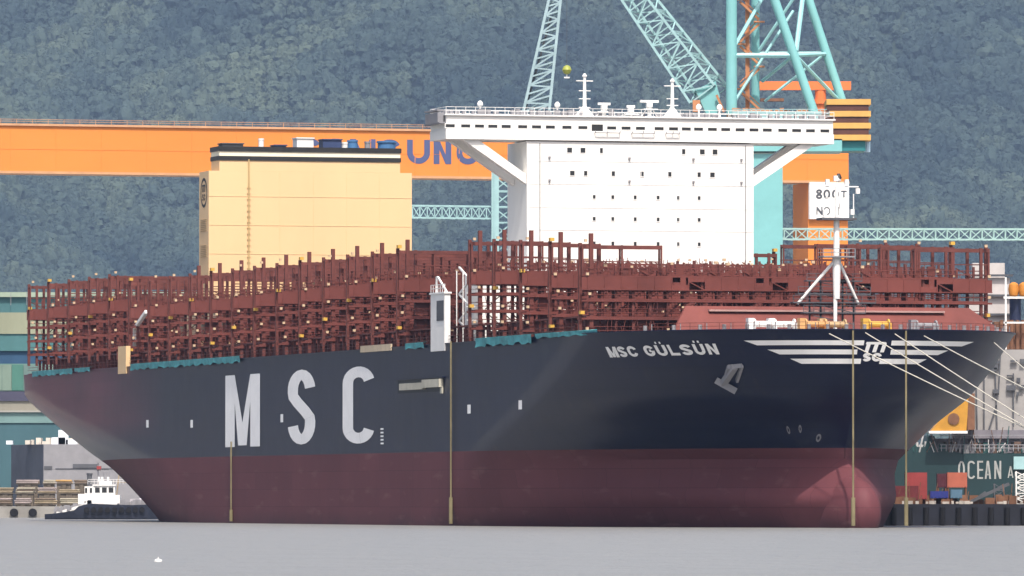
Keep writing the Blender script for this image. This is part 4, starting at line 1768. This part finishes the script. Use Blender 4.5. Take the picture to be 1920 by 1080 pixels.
# ------------------------------------------------------------------ grey lattice crane behind the bridge wing
YL = 1745.0
lc = thing('lattice_crane', 'grey teal lattice crane behind the left bridge wing, boom leaning right', 'crane', (P(945, 937, YL).x, YL, 2.4))
def LP(px, py, d=0.0):
    return P(px, py, YL + d) - lc.location
mb = MB()
a, b = LP(943, 560), LP(943, 300)
mb.truss((a.x, 0, 0), (a.x, 0, b.z), (LP(962, 0).x - LP(924, 0).x, 0, 0), (0, 5, 0), 22, .6, .28)
mb.build('mast', M['palteal'], lc)
MB().beam((LP(931, 0).x, -2.6, 0), (LP(931, 0).x, -2.6, LP(0, 325).z), 1.1).build('mast_post', M['palteal'], lc)
mb = MB()
A_, B_ = LP(990, 300), LP(1060, -120)
mb.truss(A_, B_, (7.6, 0, 2.2), (0, 5, 0), 26, .62, .36, (.9, 0, .3), (0, 1.6, 0))
mb.build('boom', mat('grey_teal_boom', (.3, .42, .46), .6, .3, .1, .3), lc)
mb = MB()
mb.truss(LP(962, 285), LP(985, 320), (0, 0, 3), (0, 4, 0), 3, .5, .25)
mb.box((LP(962, 0).x, -4, LP(0, 345).z), (LP(1000, 0).x, 4, LP(0, 315).z))
mb.build('crane_house', M['dgrey'], lc)
MB().beam(LP(985, 205, 1), LP(1034, 30, 1), .5).build('luffing_rope', M['dgrey'], lc)
mb = MB()
mb.truss(LP(690, 396), LP(926, 399), (0, 0, 2.75), (0, 3, 0), 17, .35, .22)
mb.build('lattice_arm', M['palteal'], lc)

# long lattice bridge to the right
YB = 1830.0
lb = thing('lattice_bridge', 'long horizontal pale teal lattice bridge right of the orange gantry leg', 'lattice bridge', (P(1700, 937, YB).x, YB, 2.4))
def BP(px, py, d=0.0):
    return P(px, py, YB + d) - lb.location
mb = MB()
mb.truss(BP(1405, 439, 0), BP(2060, 440, 0), (0, 0, 2.5), (0, 3, 0), 30, .36, .24)
mb.build('span', mat('pale_green_lattice', (.33, .5, .48), .6, .3, .08, .3), lb)
for px in (1405, 2060):
    q = BP(px, 449)
    mb = MB()
    mb.truss((q.x, 0, 0), (q.x, 0, q.z), (3, 0, 0), (0, 3, 0), 14, .4, .22)
    mb.build('support', M['palteal'], lb)

# orange hammerhead crane far behind
YO = 2080.0
oc = thing('hammerhead_crane', 'orange hammerhead crane with a flat jib rising behind the teal crane', 'crane', (P(1539, 937, YO).x, YO, 2.4))
def OP(px, py, d=0.0):
    return P(px, py, YO + d) - oc.location
mb = MB()
mb.box((OP(1418, 0).x, -1.5, OP(0, 169).z), (OP(1596, 0).x, 1.5, OP(0, 153).z))
mb.build('jib', M['orange2'], oc)
mb = MB()
mb.tube((0, 0, 0), (0, 0, OP(0, 170).z), 1.5, n=12)
mb.tube((0, 0, OP(0, 195).z), (0, 0, OP(0, 186).z), 2.2, n=12)
mb.build('column', M['orange2'], oc)
mb = MB()
mb.box((OP(1426, 0).x, -2, OP(0, 190).z), (OP(1470, 0).x, 2, OP(0, 185).z))
mb.build('jib_walkway', M['rust'], oc)

# ------------------------------------------------------------------ yard buildings at the left
YW = 1760.0
sd_ = thing('assembly_shed', 'long teal and cream banded shipyard shed behind the stern of the ship', 'shed', (P(0, 937, YW).x, YW, 2.4))
def WP(px, py, d=0.0):
    return P(px, py, YW + d) - sd_.location
bands = [(548, 557, 'cream', (0.3, 0.38, 0.3), .9), (557, 586, 'dteal', (0.06, 0.155, 0.17), 0), (586, 626, 'beige', (0.26, 0.28, 0.2), .3), (626, 658, 'teal', (0.06, 0.16, 0.17), 0),
         (658, 682, 'deep', (0.025, 0.07, 0.14), -.6), (682, 734, 'panel', (0.12, 0.22, 0.19), .2), (734, 752, 'dark', (0.06, 0.06, 0.1), .8),
         (752, 770, 'pale', (0.25, 0.24, 0.2), .4), (770, 773, 'line', (0.32, 0.32, 0.3), .9), (773, 793, 'seaf', (0.15, 0.25, 0.25), .3), (793, 960, 'base', (0.05, 0.115, 0.14), 0)]
x0, x1 = WP(-260, 0).x, WP(880, 0).x
for y0, y1, nm, c, proud in bands:
    mb = MB()
    zl, zu = max(0, WP(0, y1).z), WP(0, y0).z
    mb.box((x0, -proud, zl + .005), (x1, 24, zu))
    mb.build('wall_band', mat(nm + '_cladding', c, .7, .25, .12, .08, stretch=(1, 1, .4)), sd_)
zl, zu = WP(0, 733).z, WP(0, 683).z
pm = [mat('panel_green', (.06, .17, .14), .7, .25, .1, .2), mat('panel_sage', (.17, .24, .2), .7, .25, .1, .2), mat('panel_grey_green', (.12, .19, .18), .7, .25, .1, .2)]
px = -260
i = 0
pmesh = {}
while px < 330:
    wd = (18, 22, 26)[i % 3]
    mb = MB()
    mb.box((WP(px, 0).x + .05, -.5, zl + .1), (WP(px + wd, 0).x - .05, -.22, zu - .1))
    mb.build('cladding_panel', pm[(i * 2 + i // 3) % 3], sd_)
    px += wd
    i += 1
mb = MB()
for k_ in range(38):
    q = WP(-250 + k_ * 30, 548)
    mb.box((q.x, -.95, q.z - 3), (q.x + .12, -.91, q.z - .1))
mb.build('eave_fixings', M['grey'], sd_)['kind'] = 'stuff'

YG = 1690.0
gb = thing('workshop_block', 'grey box shaped workshop block with shade painted on its left side behind the tugboat', 'building', (P(110, 937, YG).x, YG, 2.4))
def GP(px, py, d=0.0):
    return P(px, py, YG + d) - gb.location
mb = MB()
za = GP(0, 833).z
mb.prism([(GP(82, 0).x, 0, 0), (GP(330, 0).x, 0, 0), (GP(330, 0).x, 22, 0), (GP(10, 0).x, 22, 0)], (0, 0, za))
mb.build('wall', M['grey'], gb)
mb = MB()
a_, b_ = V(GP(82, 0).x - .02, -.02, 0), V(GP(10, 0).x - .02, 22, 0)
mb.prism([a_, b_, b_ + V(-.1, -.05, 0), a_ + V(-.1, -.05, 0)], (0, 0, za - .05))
mb.build('end_wall_shade', mat('shaded_wall_blue', (.07, .08, .11), .7, .25, .15, .2), gb)  # dark blue sheet puts the shade of the left wall into colour
mb = MB()
mb.box((GP(83, 0).x, -.15, GP(0, 880).z), (GP(98, 0).x, -.01, GP(0, 874).z))
mb.box((GP(137, 0).x, -.25, GP(0, 877).z), (GP(185, 0).x, -.01, GP(0, 870).z))
mb.box((GP(104, 0).x, -.1, GP(0, 880).z), (GP(250, 0).x, -.01, GP(0, 878).z))
mb.build('vent_slot', M['dgrey'], gb)
rq = random.Random(2)
mb = MB()
for i in range(26):
    q = GP(rq.uniform(42, 150), 832)
    h = rq.uniform(.5, 1.6)
    mb.box((q.x, 2 + rq.uniform(0, 8), za), (q.x + rq.uniform(.4, 1.4), 12, za + h))
mb.build('roof_units', mat('pale_roof_units', (.6, .56, .5), .6, .3, .15, .4), gb)['kind'] = 'stuff'
mb = MB()
for x_, w_, y_ in ((10, 12, 826), (95, 26, 820), (108, 18, 806), (122, 22, 824)):
    q, q2 = GP(x_, y_), GP(x_ + w_, 832)
    mb.box((q.x, 3, za), (q2.x, 6, q.z))
mb.build('roof_tank', mat('bluish_white_paint', (.7, .74, .8), .5, .4, .05, .3), gb)

# materials stacked on the quay by the tug
rq = random.Random(21)
tones = [('pale_pipe', (.36, .33, .26)), ('tan_pipe', (.27, .22, .15)), ('ochre_pipe', (.5, .3, .1)), ('pink_grey_pipe', (.32, .27, .26)), ('brown_pipe', (.17, .13, .1))]
tms = [mat(nm, c, .7, .2, .2, .5) for nm, c in tones]
desc = [('cream', 0), ('tan', 1), ('orange', 2), ('pinkish grey', 3), ('brown', 4)]
rows = [(908, 898, 30, 75, 3, 'on the upper left of the stacks below the workshop'), (908, 897, 80, 104, 0, 'on the upper row at the middle of the workshop'), (908, 897, 104, 136, 2, 'on the upper row, brightest of all'), (908, 900, 138, 168, 4, 'on the upper row left of the tug'),
        (926, 912, -6, 26, 1, 'in the middle row at the far left'), (926, 913, 28, 66, 0, 'in the middle row below the dark wall'), (926, 912, 70, 106, 3, 'in the middle row below the pale wall'), (926, 914, 110, 150, 1, 'in the middle row behind the tug stern'),
        (946, 930, -6, 24, 4, 'in the lowest row at the far left'), (946, 931, 27, 60, 3, 'in the lowest row, second from left'), (946, 930, 64, 108, 1, 'in the lowest row, third from left'), (946, 932, 112, 150, 0, 'in the lowest row against the tug stern')]
for y1, y0, p0, p1, ti, wh in rows:
    Yq = 1650 + (946 - y1) * .3
    c = P((p0 + p1) / 2, y1, Yq)
    z0 = max(2.42, c.z)
    zt = P(0, y0, Yq).z
    wdt = (p1 - p0) / F * Yq
    o = thing('pipe_stack', '%s stack of pipes %s' % (desc[ti][0], wh), 'pipe stack', (c.x, Yq, 2.41), 0, 'stacks of material on the quay')
    # rack legs carry the upper rows
    mb = MB()
    for q in (-.45, 0, .45):
        mb.box((wdt * (q * .62) - wdt * .14, .2 + abs(q) * .3, 0), (wdt * (q * .62) + wdt * .13, 2.2, max(.3, z0 - 2.41)))
    mb.box((-wdt / 2, .1, max(.3, z0 - 2.41) + .002), (wdt / 2, 2.3, max(.3, z0 - 2.41) + .16))
    mb.build('rack', M['stackbase'], o)
    zz = max(.3, z0 - 2.41) + .16
    nrow = max(2, int((zt - 2.41 - zz) / .42))
    for j in range(nrow):
        for h_ in range(3):
            mb = MB()
            e = rq.uniform(0, wdt * .12)
            mb.tube((-wdt / 2 + e, .4 + h_ * .6 + (j % 2) * .1, zz + .21 + j * .4), (wdt / 2 - rq.uniform(0, wdt * .12), .4 + h_ * .6 + (j % 2) * .1, zz + .21 + j * .4), .2, n=8)
            mb.build('pipe', tms[ti if rq.random() < .7 else rq.randrange(5)], o)

# quay wall with rubber fenders on the left
qw = thing('quay_wall', 'low grey concrete quay wall at the water behind the tugboat', 'quay wall', (0, 1638, 0))
MB().box((-330, -1.2, -5), (330, 1.5, 2.395)).build('wall', M['concrete'], qw)
for px in (27, 62, -20):
    q = P(px, 955, 1637)
    MB().lathe((q.x, -1.5, 1.1), [(.35, -.25), (.9, -.25), (.9, .25), (.35, .25)], 12, 'y').build('fender', M['rubber'], qw)

# ------------------------------------------------------------------ tugboat
YT = 1500.0
tg = thing('tugboat', 'small tugboat with white wheelhouse and dark hull off the ship stern', 'tugboat', (P(195, 937, YT).x, YT, 0), 0)
def TP(px, py, d=0.0):
    return P(px, py, YT + d) - tg.location
mb = MB()
# hull: stations along x (stern left, bow right), sheer rising to the bow
st = [(85, 964, 1.6), (100, 963, 2.8), (140, 958, 3.6), (150, 949, 3.8), (170, 944, 3.9), (215, 946, 3.8), (250, 947, 3.3), (278, 946, 2.2), (298, 948, .5)]
vs, fs = [], []
for px, py, hw in st:
    q = TP(px, py)
    for y_, z_ in ((-hw, q.z), (-hw * .92, .3), (-hw * .7, -1), (hw * .7, -1), (hw * .92, .3), (hw, q.z)):
        vs.append((q.x, y_, z_))
for i in range(len(st) - 1):
    for j in range(5):
        fs.append((i * 6 + j, i * 6 + j + 1, (i + 1) * 6 + j + 1, (i + 1) * 6 + j))
    fs.append((i * 6, (i + 1) * 6, (i + 1) * 6 + 5, i * 6 + 5))
fs += [(0, 1, 2, 3, 4, 5), tuple(len(vs) - 6 + j for j in range(6))]
mb.add(vs, fs)
th = mb.build('hull', mat('tug_dark_hull', (.02, .025, .045), .5, .4, .2, .4), tg)
for px in (165, 178, 191, 204, 217, 230, 243, 256, 268):
    q = TP(px, 956)
    hw = interp(px, [s[0] for s in st], [s[2] for s in st])
    MB().lathe((q.x, -hw - .18, q.z), [(.2, -.16), (.55, -.16), (.55, .16), (.2, .16)], 10, 'y').build('tyre_fender', M['rubber'], th)
mb = MB()
d0, d1 = TP(165, 946), TP(262, 936)
mb.box((d0.x, -2.4, d0.z - .4), (TP(221, 0).x, 2.4, TP(0, 938).z))
mb.prism([TP(100, 962, -2.4), TP(158, 945, -2.4), TP(172, 930, -2.4), TP(172, 946, -2.4), TP(110, 965, -2.4)], (0, 4.8, 0))
mb.box((TP(160, 0).x, -2.3, TP(0, 940).z), (TP(176.8, 0).x, 2.3, TP(0, 912).z))
mb.box((TP(148, 0).x, -2.45, TP(0, 946).z), (TP(159.8, 0).x, 2.4, TP(0, 926).z))
mb.box((TP(217.2, 0).x, -2.2, TP(0, 944).z), (TP(226, 0).x, 2.2, TP(0, 928).z))
cab = mb.build('deckhouse', M['whitetrim'], tg)
mb = MB()
w0, w1 = TP(177, 0).x, TP(217, 0).x
mb.box((w0, -2.1, TP(0, 938).z + .01), (w1, 2.1, TP(0, 911).z))
mb.box((w0 - .2, -2.3, TP(0, 911).z + .01), (w1 + .2, 2.3, TP(0, 908.5).z))
mb.box((TP(186, 0).x, -1.2, TP(0, 908).z), (TP(210, 0).x, 1.2, TP(0, 902).z))
wh = mb.build('wheelhouse', M['whitetrim'], tg)
for px in (184, 197, 209.5):
    mb = MB()
    mb.box((TP(px - 4.4, 0).x, -2.16, TP(0, 923.5).z), (TP(px + 4.4, 0).x, -2.09, TP(0, 914).z))
    mb.build('window', M['darkglass'], wh)
for px in (163, 172):
    MB().box((TP(px - 2, 0).x, -2.36, TP(0, 924).z), (TP(px + 2, 0).x, -2.29, TP(0, 915).z)).build('window', M['darkglass'], cab)
mb = MB()
for px, y1, r_ in ((184, 868, .12), (196, 884, .28), (206, 880, .1)):
    q, q2 = TP(px, 904), TP(px, y1)
    mb.tube(q, q2, r_, n=6)
mb.beam(TP(178, 882), TP(212, 882), .12)
mb.beam(TP(182, 892), TP(210, 892), .12)
mb.cbox(TP(184, 866), (1.0, .6, .5))
mb.build('mast', M['grey'], tg)
MB().tube(TP(218, 938), TP(224, 884), .14, n=6).beam(TP(212, 903), TP(240, 905), .1).build('boom_pole', M['tan'], tg)
mb = MB()
mb.lathe(TP(266, 944), [(.5, -1), (.8, -.6), (.8, .8), (.3, 1)], 10)
mb.cbox(TP(280, 946), (2.0, 1.4, .9))
mb.cbox(TP(252, 942), (1.6, 1.6, 1.4))
mb.build('bow_winch', mat('pale_lilac_grey', (.5, .48, .52), .6, .3, .1, .5), tg)
mb = MB()
rq = random.Random(4)
for px in range(104, 160, 4):
    q = TP(px + rq.uniform(-1, 1), 962 - (px - 104) * .2, rq.uniform(-2.5, -1))
    mb.cbox(q + V(0, 0, .5), (rq.uniform(.2, .9), .6, rq.uniform(.4, 1.5)))
for px in range(222, 292, 5):
    q = TP(px, 945, rq.uniform(-2.0, -.8))
    mb.cbox(q, (rq.uniform(.2, .8), .5, rq.uniform(.5, 1.9)))
mb.build('deck_gear', M['grey'], tg)['kind'] = 'stuff'
mb = MB()
for y_ in (899, 903):
    mb.beam(TP(165, y_, -2.2), TP(232, y_, -2.2), .07)
for px in range(165, 236, 6):
    mb.beam(TP(px, 908, -2.2), TP(px, 899, -2.2), .06)
for px in (186, 192, 203):
    mb.cbox(TP(px, 898), (.4, .4, .8))
mb.build('top_rail', M['whitetrim'], tg)
MB().lathe(TP(168, 911), [(.5, 0), (.5, 2.2), (.6, 2.2), (.6, 2.5)], 10).build('exhaust_stack', M['dgrey'], tg)
MB().box((TP(182, 0).x, -.8, TP(0, 880).z), (TP(190, 0).x, .8, TP(0, 874).z)).build('signal_flag', M['redbox'], tg)

# ------------------------------------------------------------------ vessel, pontoon and quay things at the right
YV = 1300.0
ov = thing('offshore_vessel', 'dark green hulled vessel with white lettering moored beyond the bow at right', 'vessel', (P(1830, 937, YV).x, YV, 0))
def OV(px, py, d=0.0):
    return P(px, py, YV + d) - ov.location
mb = MB()
xl, xr = OV(1694, 0).x, OV(2260, 0).x
zt1, zt2 = OV(0, 846).z, OV(0, 858).z
mb.prism([(OV(1672, 0).x, 0, -2), (xr, 0, -2), (xr, 0, OV(0, 850).z), (OV(1800, 0).x, 0, OV(0, 850).z), (OV(1788, 0).x, 0, zt1), (OV(1758, 0).x, 0, zt1 + .3), (OV(1752, 0).x, 0, OV(0, 818).z), (OV(1742, 0).x, 0, OV(0, 816).z), (OV(1734, 0).x, 0, OV(0, 838).z), (OV(1720, 0).x, 0, OV(0, 838).z), (OV(1712, 0).x, 0, OV(0, 830).z), (OV(1690, 0).x, 0, OV(0, 830).z), (OV(1668, 0).x, 0, OV(0, 880).z)], (0, 18, 0))
vh = mb.build('hull', M['green'], ov)
for ch, p0, p1 in (('O', 1796, 1809), ('C', 1814, 1828), ('E', 1832, 1843), ('A', 1846, 1858), ('N', 1864, 1877), ('A', 1889, 1900)):
    fl = Flat(lambda u, v, l_: V(u, -.05 - l_, v), 50)
    y0, y1 = (898, 864) if p0 < 1885 else (896, 874)
    fl.text(ch, OV(p0, 0).x, OV(0, y0).z, OV(p1, 0).x - OV(p0, 0).x, OV(0, y1).z - OV(0, y0).z, .1, (p1 - p0) / (y0 - y1))
    fl.finish('letter', M['dullmark'], vh)
mb = MB()
mb.box((OV(1900, 0).x, -.6, OV(0, 880).z), (OV(1960, 0).x, -.02, OV(0, 856).z))
mb.build('hull_patch', M['palteal'], vh)
# white superstructure
mb = MB()
mb.prism([(OV(1796, 0).x, 2, OV(0, 806).z), (OV(2100, 0).x, 2, OV(0, 806).z), (OV(2100, 0).x, 2, OV(0, 655).z), (OV(1850, 0).x, 2, OV(0, 655).z), (OV(1796, 0).x, 2, OV(0, 720).z)], (0, 12, 0))
ss = mb.build('superstructure', mat('off_white_plating', (.3, .29, .285), .6, .3, .08, .3), ov)
mb = MB()
mb.box((OV(1792, 0).x, .6, OV(0, 822).z), (OV(2120, 0).x, 14, OV(0, 806).z - .01))
mb.box((OV(1752, 0).x, 1.5, OV(0, 849).z), (OV(2120, 0).x, 13, OV(0, 822).z - .01))
mb.build('deck_house', mat('mauve_grey_plating', (.2, .19, .22), .6, .3, .15, .3), ov)
mb = MB()
for i in range(26):
    px = 1765 + i * 9
    mb.beam(OV(px, 846, -.1), OV(px, 834, -.1), .13)
for y_ in (834, 840, 816):
    mb.beam(OV(1762, y_, -.1), OV(2010, y_, -.1), .12)
mb.build('deck_rail', M['grey'], ov)
rq = random.Random(31)
for i in range(16):
    px = 1770 + i * 10.5
    if rq.random() < .6:
        MB().box((OV(px, 0).x, 1.3, OV(0, 838).z), (OV(px + 4, 0).x, 1.49, OV(0, 828).z)).build('window', M['darkglass'], ov)
# yellow pedestal
mb = MB()
mb.prism([(OV(1744, 0).x, -3, OV(0, 808).z), (OV(1810, 0).x, -3, OV(0, 808).z), (OV(1814, 0).x, -3, OV(0, 745).z), (OV(1806, 0).x, -3, OV(0, 738).z), (OV(1790, 0).x, -3, OV(0, 752).z)], (0, 6, 0))
yp = mb.build('yellow_crane_pedestal', mat('golden_yellow_paint', (.48, .24, .03), .5, .35, .12, .4), ov)
MB().lathe((OV(1786, 0).x, -3.1, OV(0, 786).z), [(.1, -.1), (1.0, -.1), (.9, .1), (.1, .1)], 14, 'y').build('dark_port', M['rust'], yp)
MB().box((OV(1740, 0).x, -3.3, OV(0, 813).z), (OV(1812, 0).x, 3.2, OV(0, 808.3).z)).build('pedestal_ledge', M['whitetrim'], yp)
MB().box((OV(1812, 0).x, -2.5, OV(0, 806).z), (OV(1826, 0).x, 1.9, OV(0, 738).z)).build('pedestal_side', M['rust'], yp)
# dark cable lines and rigging on the white plating
mb = MB()
for a, b in (((1845, 690), (1845, 830)), ((1866, 690), (1870, 830)), ((1868, 760), (1853, 808)), ((1876, 660), (1872, 740)), ((1900, 700), (1900, 800)), ((1830, 700), (1832, 806))):
    mb.beam(OV(a[0], a[1], 1.6), OV(b[0], b[1], 1.6), .22)
for i in range(14):
    px, y_ = rq.uniform(1855, 1918), rq.uniform(662, 740)
    mb.cbox(OV(px, y_, 1.5), (rq.uniform(.3, 1.6), .5, rq.uniform(.2, .9)))
mb.build('rigging', M['dgrey'], ov)['kind'] = 'stuff'
# brown upper works, life rafts, white tower behind
mb = MB()
mb.box((OV(1868, 0).x, 5, OV(0, 655).z + .01), (OV(1990, 0).x, 11, OV(0, 602).z))
for px in (1878, 1890, 1897, 1908, 1918, 1930):
    mb.tube(OV(px, 655, 4.6), OV(px, 600, 4.6), .34, n=8)
mb.build('pipe_rack', M['rust'], ov)
mb = MB()
mb.lathe(OV(1904, 0, 5) * 1 + V(0, 0, 0), [(.01, 0)], 3)
mb = MB()
q0, q1 = OV(1904, 601, 7), OV(1904, 560, 7)
mb.tube(q0, q1, 1.0, n=12)
mb.build('dark_funnel', mat('navy_funnel_paint', (.02, .03, .08), .5, .4, .2, .5), ov, smooth=True)
for px in (1901, 1920, 1938):
    q = OV(px, 543, 5)
    mb = MB()
    mb.lathe(q, [(.3, -1.25), (.75, -1.0), (.95, 0), (.8, .9), (.3, 1.25)], 14, 'z')
    mb.build('orange_float', mat('orange_float_paint', (.5, .2, .03), .5, .35, .08, .4), ov, smooth=True)
mb = MB()
mb.box((OV(1826, 0).x, 14, OV(0, 650).z), (OV(1904, 0).x, 20, OV(0, 516).z))
mb.box((OV(1834, 0).x, 15, OV(0, 516).z), (OV(1895, 0).x, 19, OV(0, 488).z))
wt = mb.build('white_tower', mat('dull_white_tower', (.5, .47, .46), .6, .3, .1, .3), ov)
mb = MB()
for y_ in (510, 548, 584, 622):
    mb.box((OV(1820, 0).x, 13.2, OV(0, y_ + 4).z), (OV(1910, 0).x, 13.99, OV(0, y_).z))
mb.build('tower_deck', M['dgrey'], wt)
mb = MB()
mb.beam(OV(1886, 655, 3), OV(1886, 520, 3), .3)
mb.beam(OV(1882, 605, 3), OV(1925, 605, 3), .3)
mb.beam(OV(1882, 558, 3), OV(1925, 558, 3), .35)
mb.build('tower_post', M['whitetrim'], ov)

rq = random.Random(55)
cm = [mat('clutter_' + nm, c, .7, .25, .2, .5) for nm, c in (('grey', (.2, .2, .22)), ('brown', (.14, .09, .07)), ('white', (.5, .5, .5)), ('green', (.03, .09, .09)))]
for k_ in range(4):
    mb = MB()
    for i in range(26):
        px, y_ = rq.uniform(1692, 1925), rq.uniform(838, 852)
        q = OV(px, y_, -.2)
        mb.cbox((q.x, rq.uniform(.3, 6), OV(0, 847).z + .3), (rq.uniform(.15, 1.4), .8, rq.uniform(.6, 3.2)))
    for i in range(8):
        px = rq.uniform(1700, 1925)
        a_ = OV(px, 848)
        mb.beam(a_, a_ + V(rq.uniform(-1.5, 1.5), 0, rq.uniform(1.5, 4.5)), .14)
    mb.build('deck_clutter', cm[k_], ov)['kind'] = 'stuff'

# pontoon with fenders alongside the bow
YP = 1133.0
pn = thing('pontoon', 'black work pontoon lying at the water right of the bulbous bow', 'pontoon', (P(1660, 937, YP).x, YP, 0))
def PP(px, py, d=0.0):
    return P(px, py, YP + d) - pn.location
mb = MB()
mb.prism([(0, 0, -1.5), (42, 0, -1.5), (42, 0, 3.2), (.9, 0, 3.2), (0, 0, 2.4)], (0, 14, 0))
mb.build('hull', mat('black_pontoon_paint', (.012, .014, .025), .55, .35, .3, .3), pn)
for i in range(9):
    MB().tube((1.2 + i * 2.4, -.35, .2), (1.2 + i * 2.4, -.35, 2.7), .42, n=10).build('fender', M['rubber'], pn)
mb = MB()
rq = random.Random(77)
for i in range(26):
    x = rq.uniform(.6, 22)
    mb.cbox((x, rq.uniform(.4, 1.2), 3.2 + .2), (rq.uniform(.3, 1.1), .5, rq.uniform(.3, .6)))
mb2 = MB()
for i in range(60):
    x = rq.uniform(.6, 24)
    mb2.cbox((x, rq.uniform(.6, 7), 3.2 + .3), (rq.uniform(.2, 1.4), .7, rq.uniform(.4, 2.2)))
for i in range(16):
    x = rq.uniform(.6, 24)
    mb2.beam((x, 2, 3.2), (x + rq.uniform(-.8, .8), 2, 3.2 + rq.uniform(1.2, 3.4)), .1)
mb2.build('deck_clutter', M['rust'], pn)['kind'] = 'stuff'
mb.build('deck_fittings', mat('pale_fittings', (.5, .46, .42), .7, .25, .3, .8), pn)['kind'] = 'stuff'
mb = MB()
mb.beam((12, 3, 3.2), (18.5, 3, 6.2), .45)
mb.beam((12.5, 3, 3.2), (15, 3, 5), .3)
mb.truss((17, 3.4, 3.2), (17, 3.4, 6.2), (1.4, 0, 0), (0, 1.2, 0), 3, .18, .1)
mb.build('deck_crane', M['dgrey'], pn)
mb = MB()
mb.truss((20.4, 3, 3.2), (20.4, 3, 8.0), (1.8, 0, 0), (0, 1.4, 0), 6, .2, .13)
mb.build('white_ladder_tower', M['whitetrim'], pn)
def crate(name, label, cat, p0, p1, y0, y1, m, m2=None, sidew=0, d=3.0, group=None):
    a, b = PP(p0, y0, d), PP(p1, y1, d)
    o = thing(name, label, cat, (pn.location.x + a.x, YP + d, 3.21), 0, group)
    z0, z1 = a.z - 3.21, b.z - 3.21
    mb = MB()
    wd = b.x - a.x
    mb.box((0, 0, max(0, z0)), (wd, 2.4, z1))
    mb.build('body', m, o)
    mb = MB()
    n_ = max(3, int(wd / .45))
    for i in range(n_):
        x = wd * (i + .5) / n_
        mb.box((x - .09, -.06, max(0, z0) + .12), (x + .09, -.005, z1 - .12))
    mb.build('side_ribs', m2 or m, o)
    if z0 > .05:
        mb = MB()
        for x in (.15, wd - .15):
            for y in (.2, 2.2):
                mb.box((x - .12, y - .12, 0), (x + .12, y + .12, z0 - .004))
        mb.build('trestle', M['rust'], o)
    return o
crate('container', 'dark red container on the pontoon nearest the bulbous bow, lower than its neighbour', 'container', 1657, 1722, 938, 911, mat('dark_red_container', (.14, .025, .03), .6, .3, .2, .4), None, 0, 2.0, 'containers on the pontoon')
crate('container', 'bright red container standing taller behind the dark red one', 'container', 1697, 1738, 936, 886, M['redbox'], None, 0, 5.2, 'containers on the pontoon')
crate('container', 'salmon red container raised on trestles under the white hull lettering', 'container', 1776, 1813, 914, 886, mat('salmon_container', (.42, .12, .075), .6, .3, .12, .4), None, 0, 3.0, 'containers on the pontoon')
crate('container', 'dark maroon box painted as the shaded left face of the salmon red container', 'container', 1757, 1775, 914, 888, mat('salmon_box_shade', (.09, .02, .03), .6, .3, .2, .4), None, 0, 3.4, 'containers on the pontoon')  # separate dark box, paints the shaded left face of the salmon container
crate('generator', 'small deep blue generator box below the painted shaded face of the salmon container', 'generator', 1744, 1778, 934, 921, mat('deep_blue_box', (.02, .03, .2), .5, .4, .1, .4), None, 0, 1.4)
crate('generator', 'grey blue machine box on the pontoon right of the deep blue one', 'generator', 1782, 1804, 934, 918, mat('steel_blue_box', (.08, .16, .24), .5, .4, .1, .4), None, 0, 1.4)

# small float on the water in front
fl_ = MB()
fq = P(297, 1053, 474)
fl_.lathe((0, 0, .0), [(.08, -.12), (.25, -.04), (.26, .08), (.12, .15)], 12)
fl_.tube((0, 0, .14), (0, 0, .26), .03, n=6)
tag(fl_.build('float', M['whitetrim'], None, (fq.x, fq.y, .03), smooth=True), 'small white float drifting alone on the open water in front', 'float')
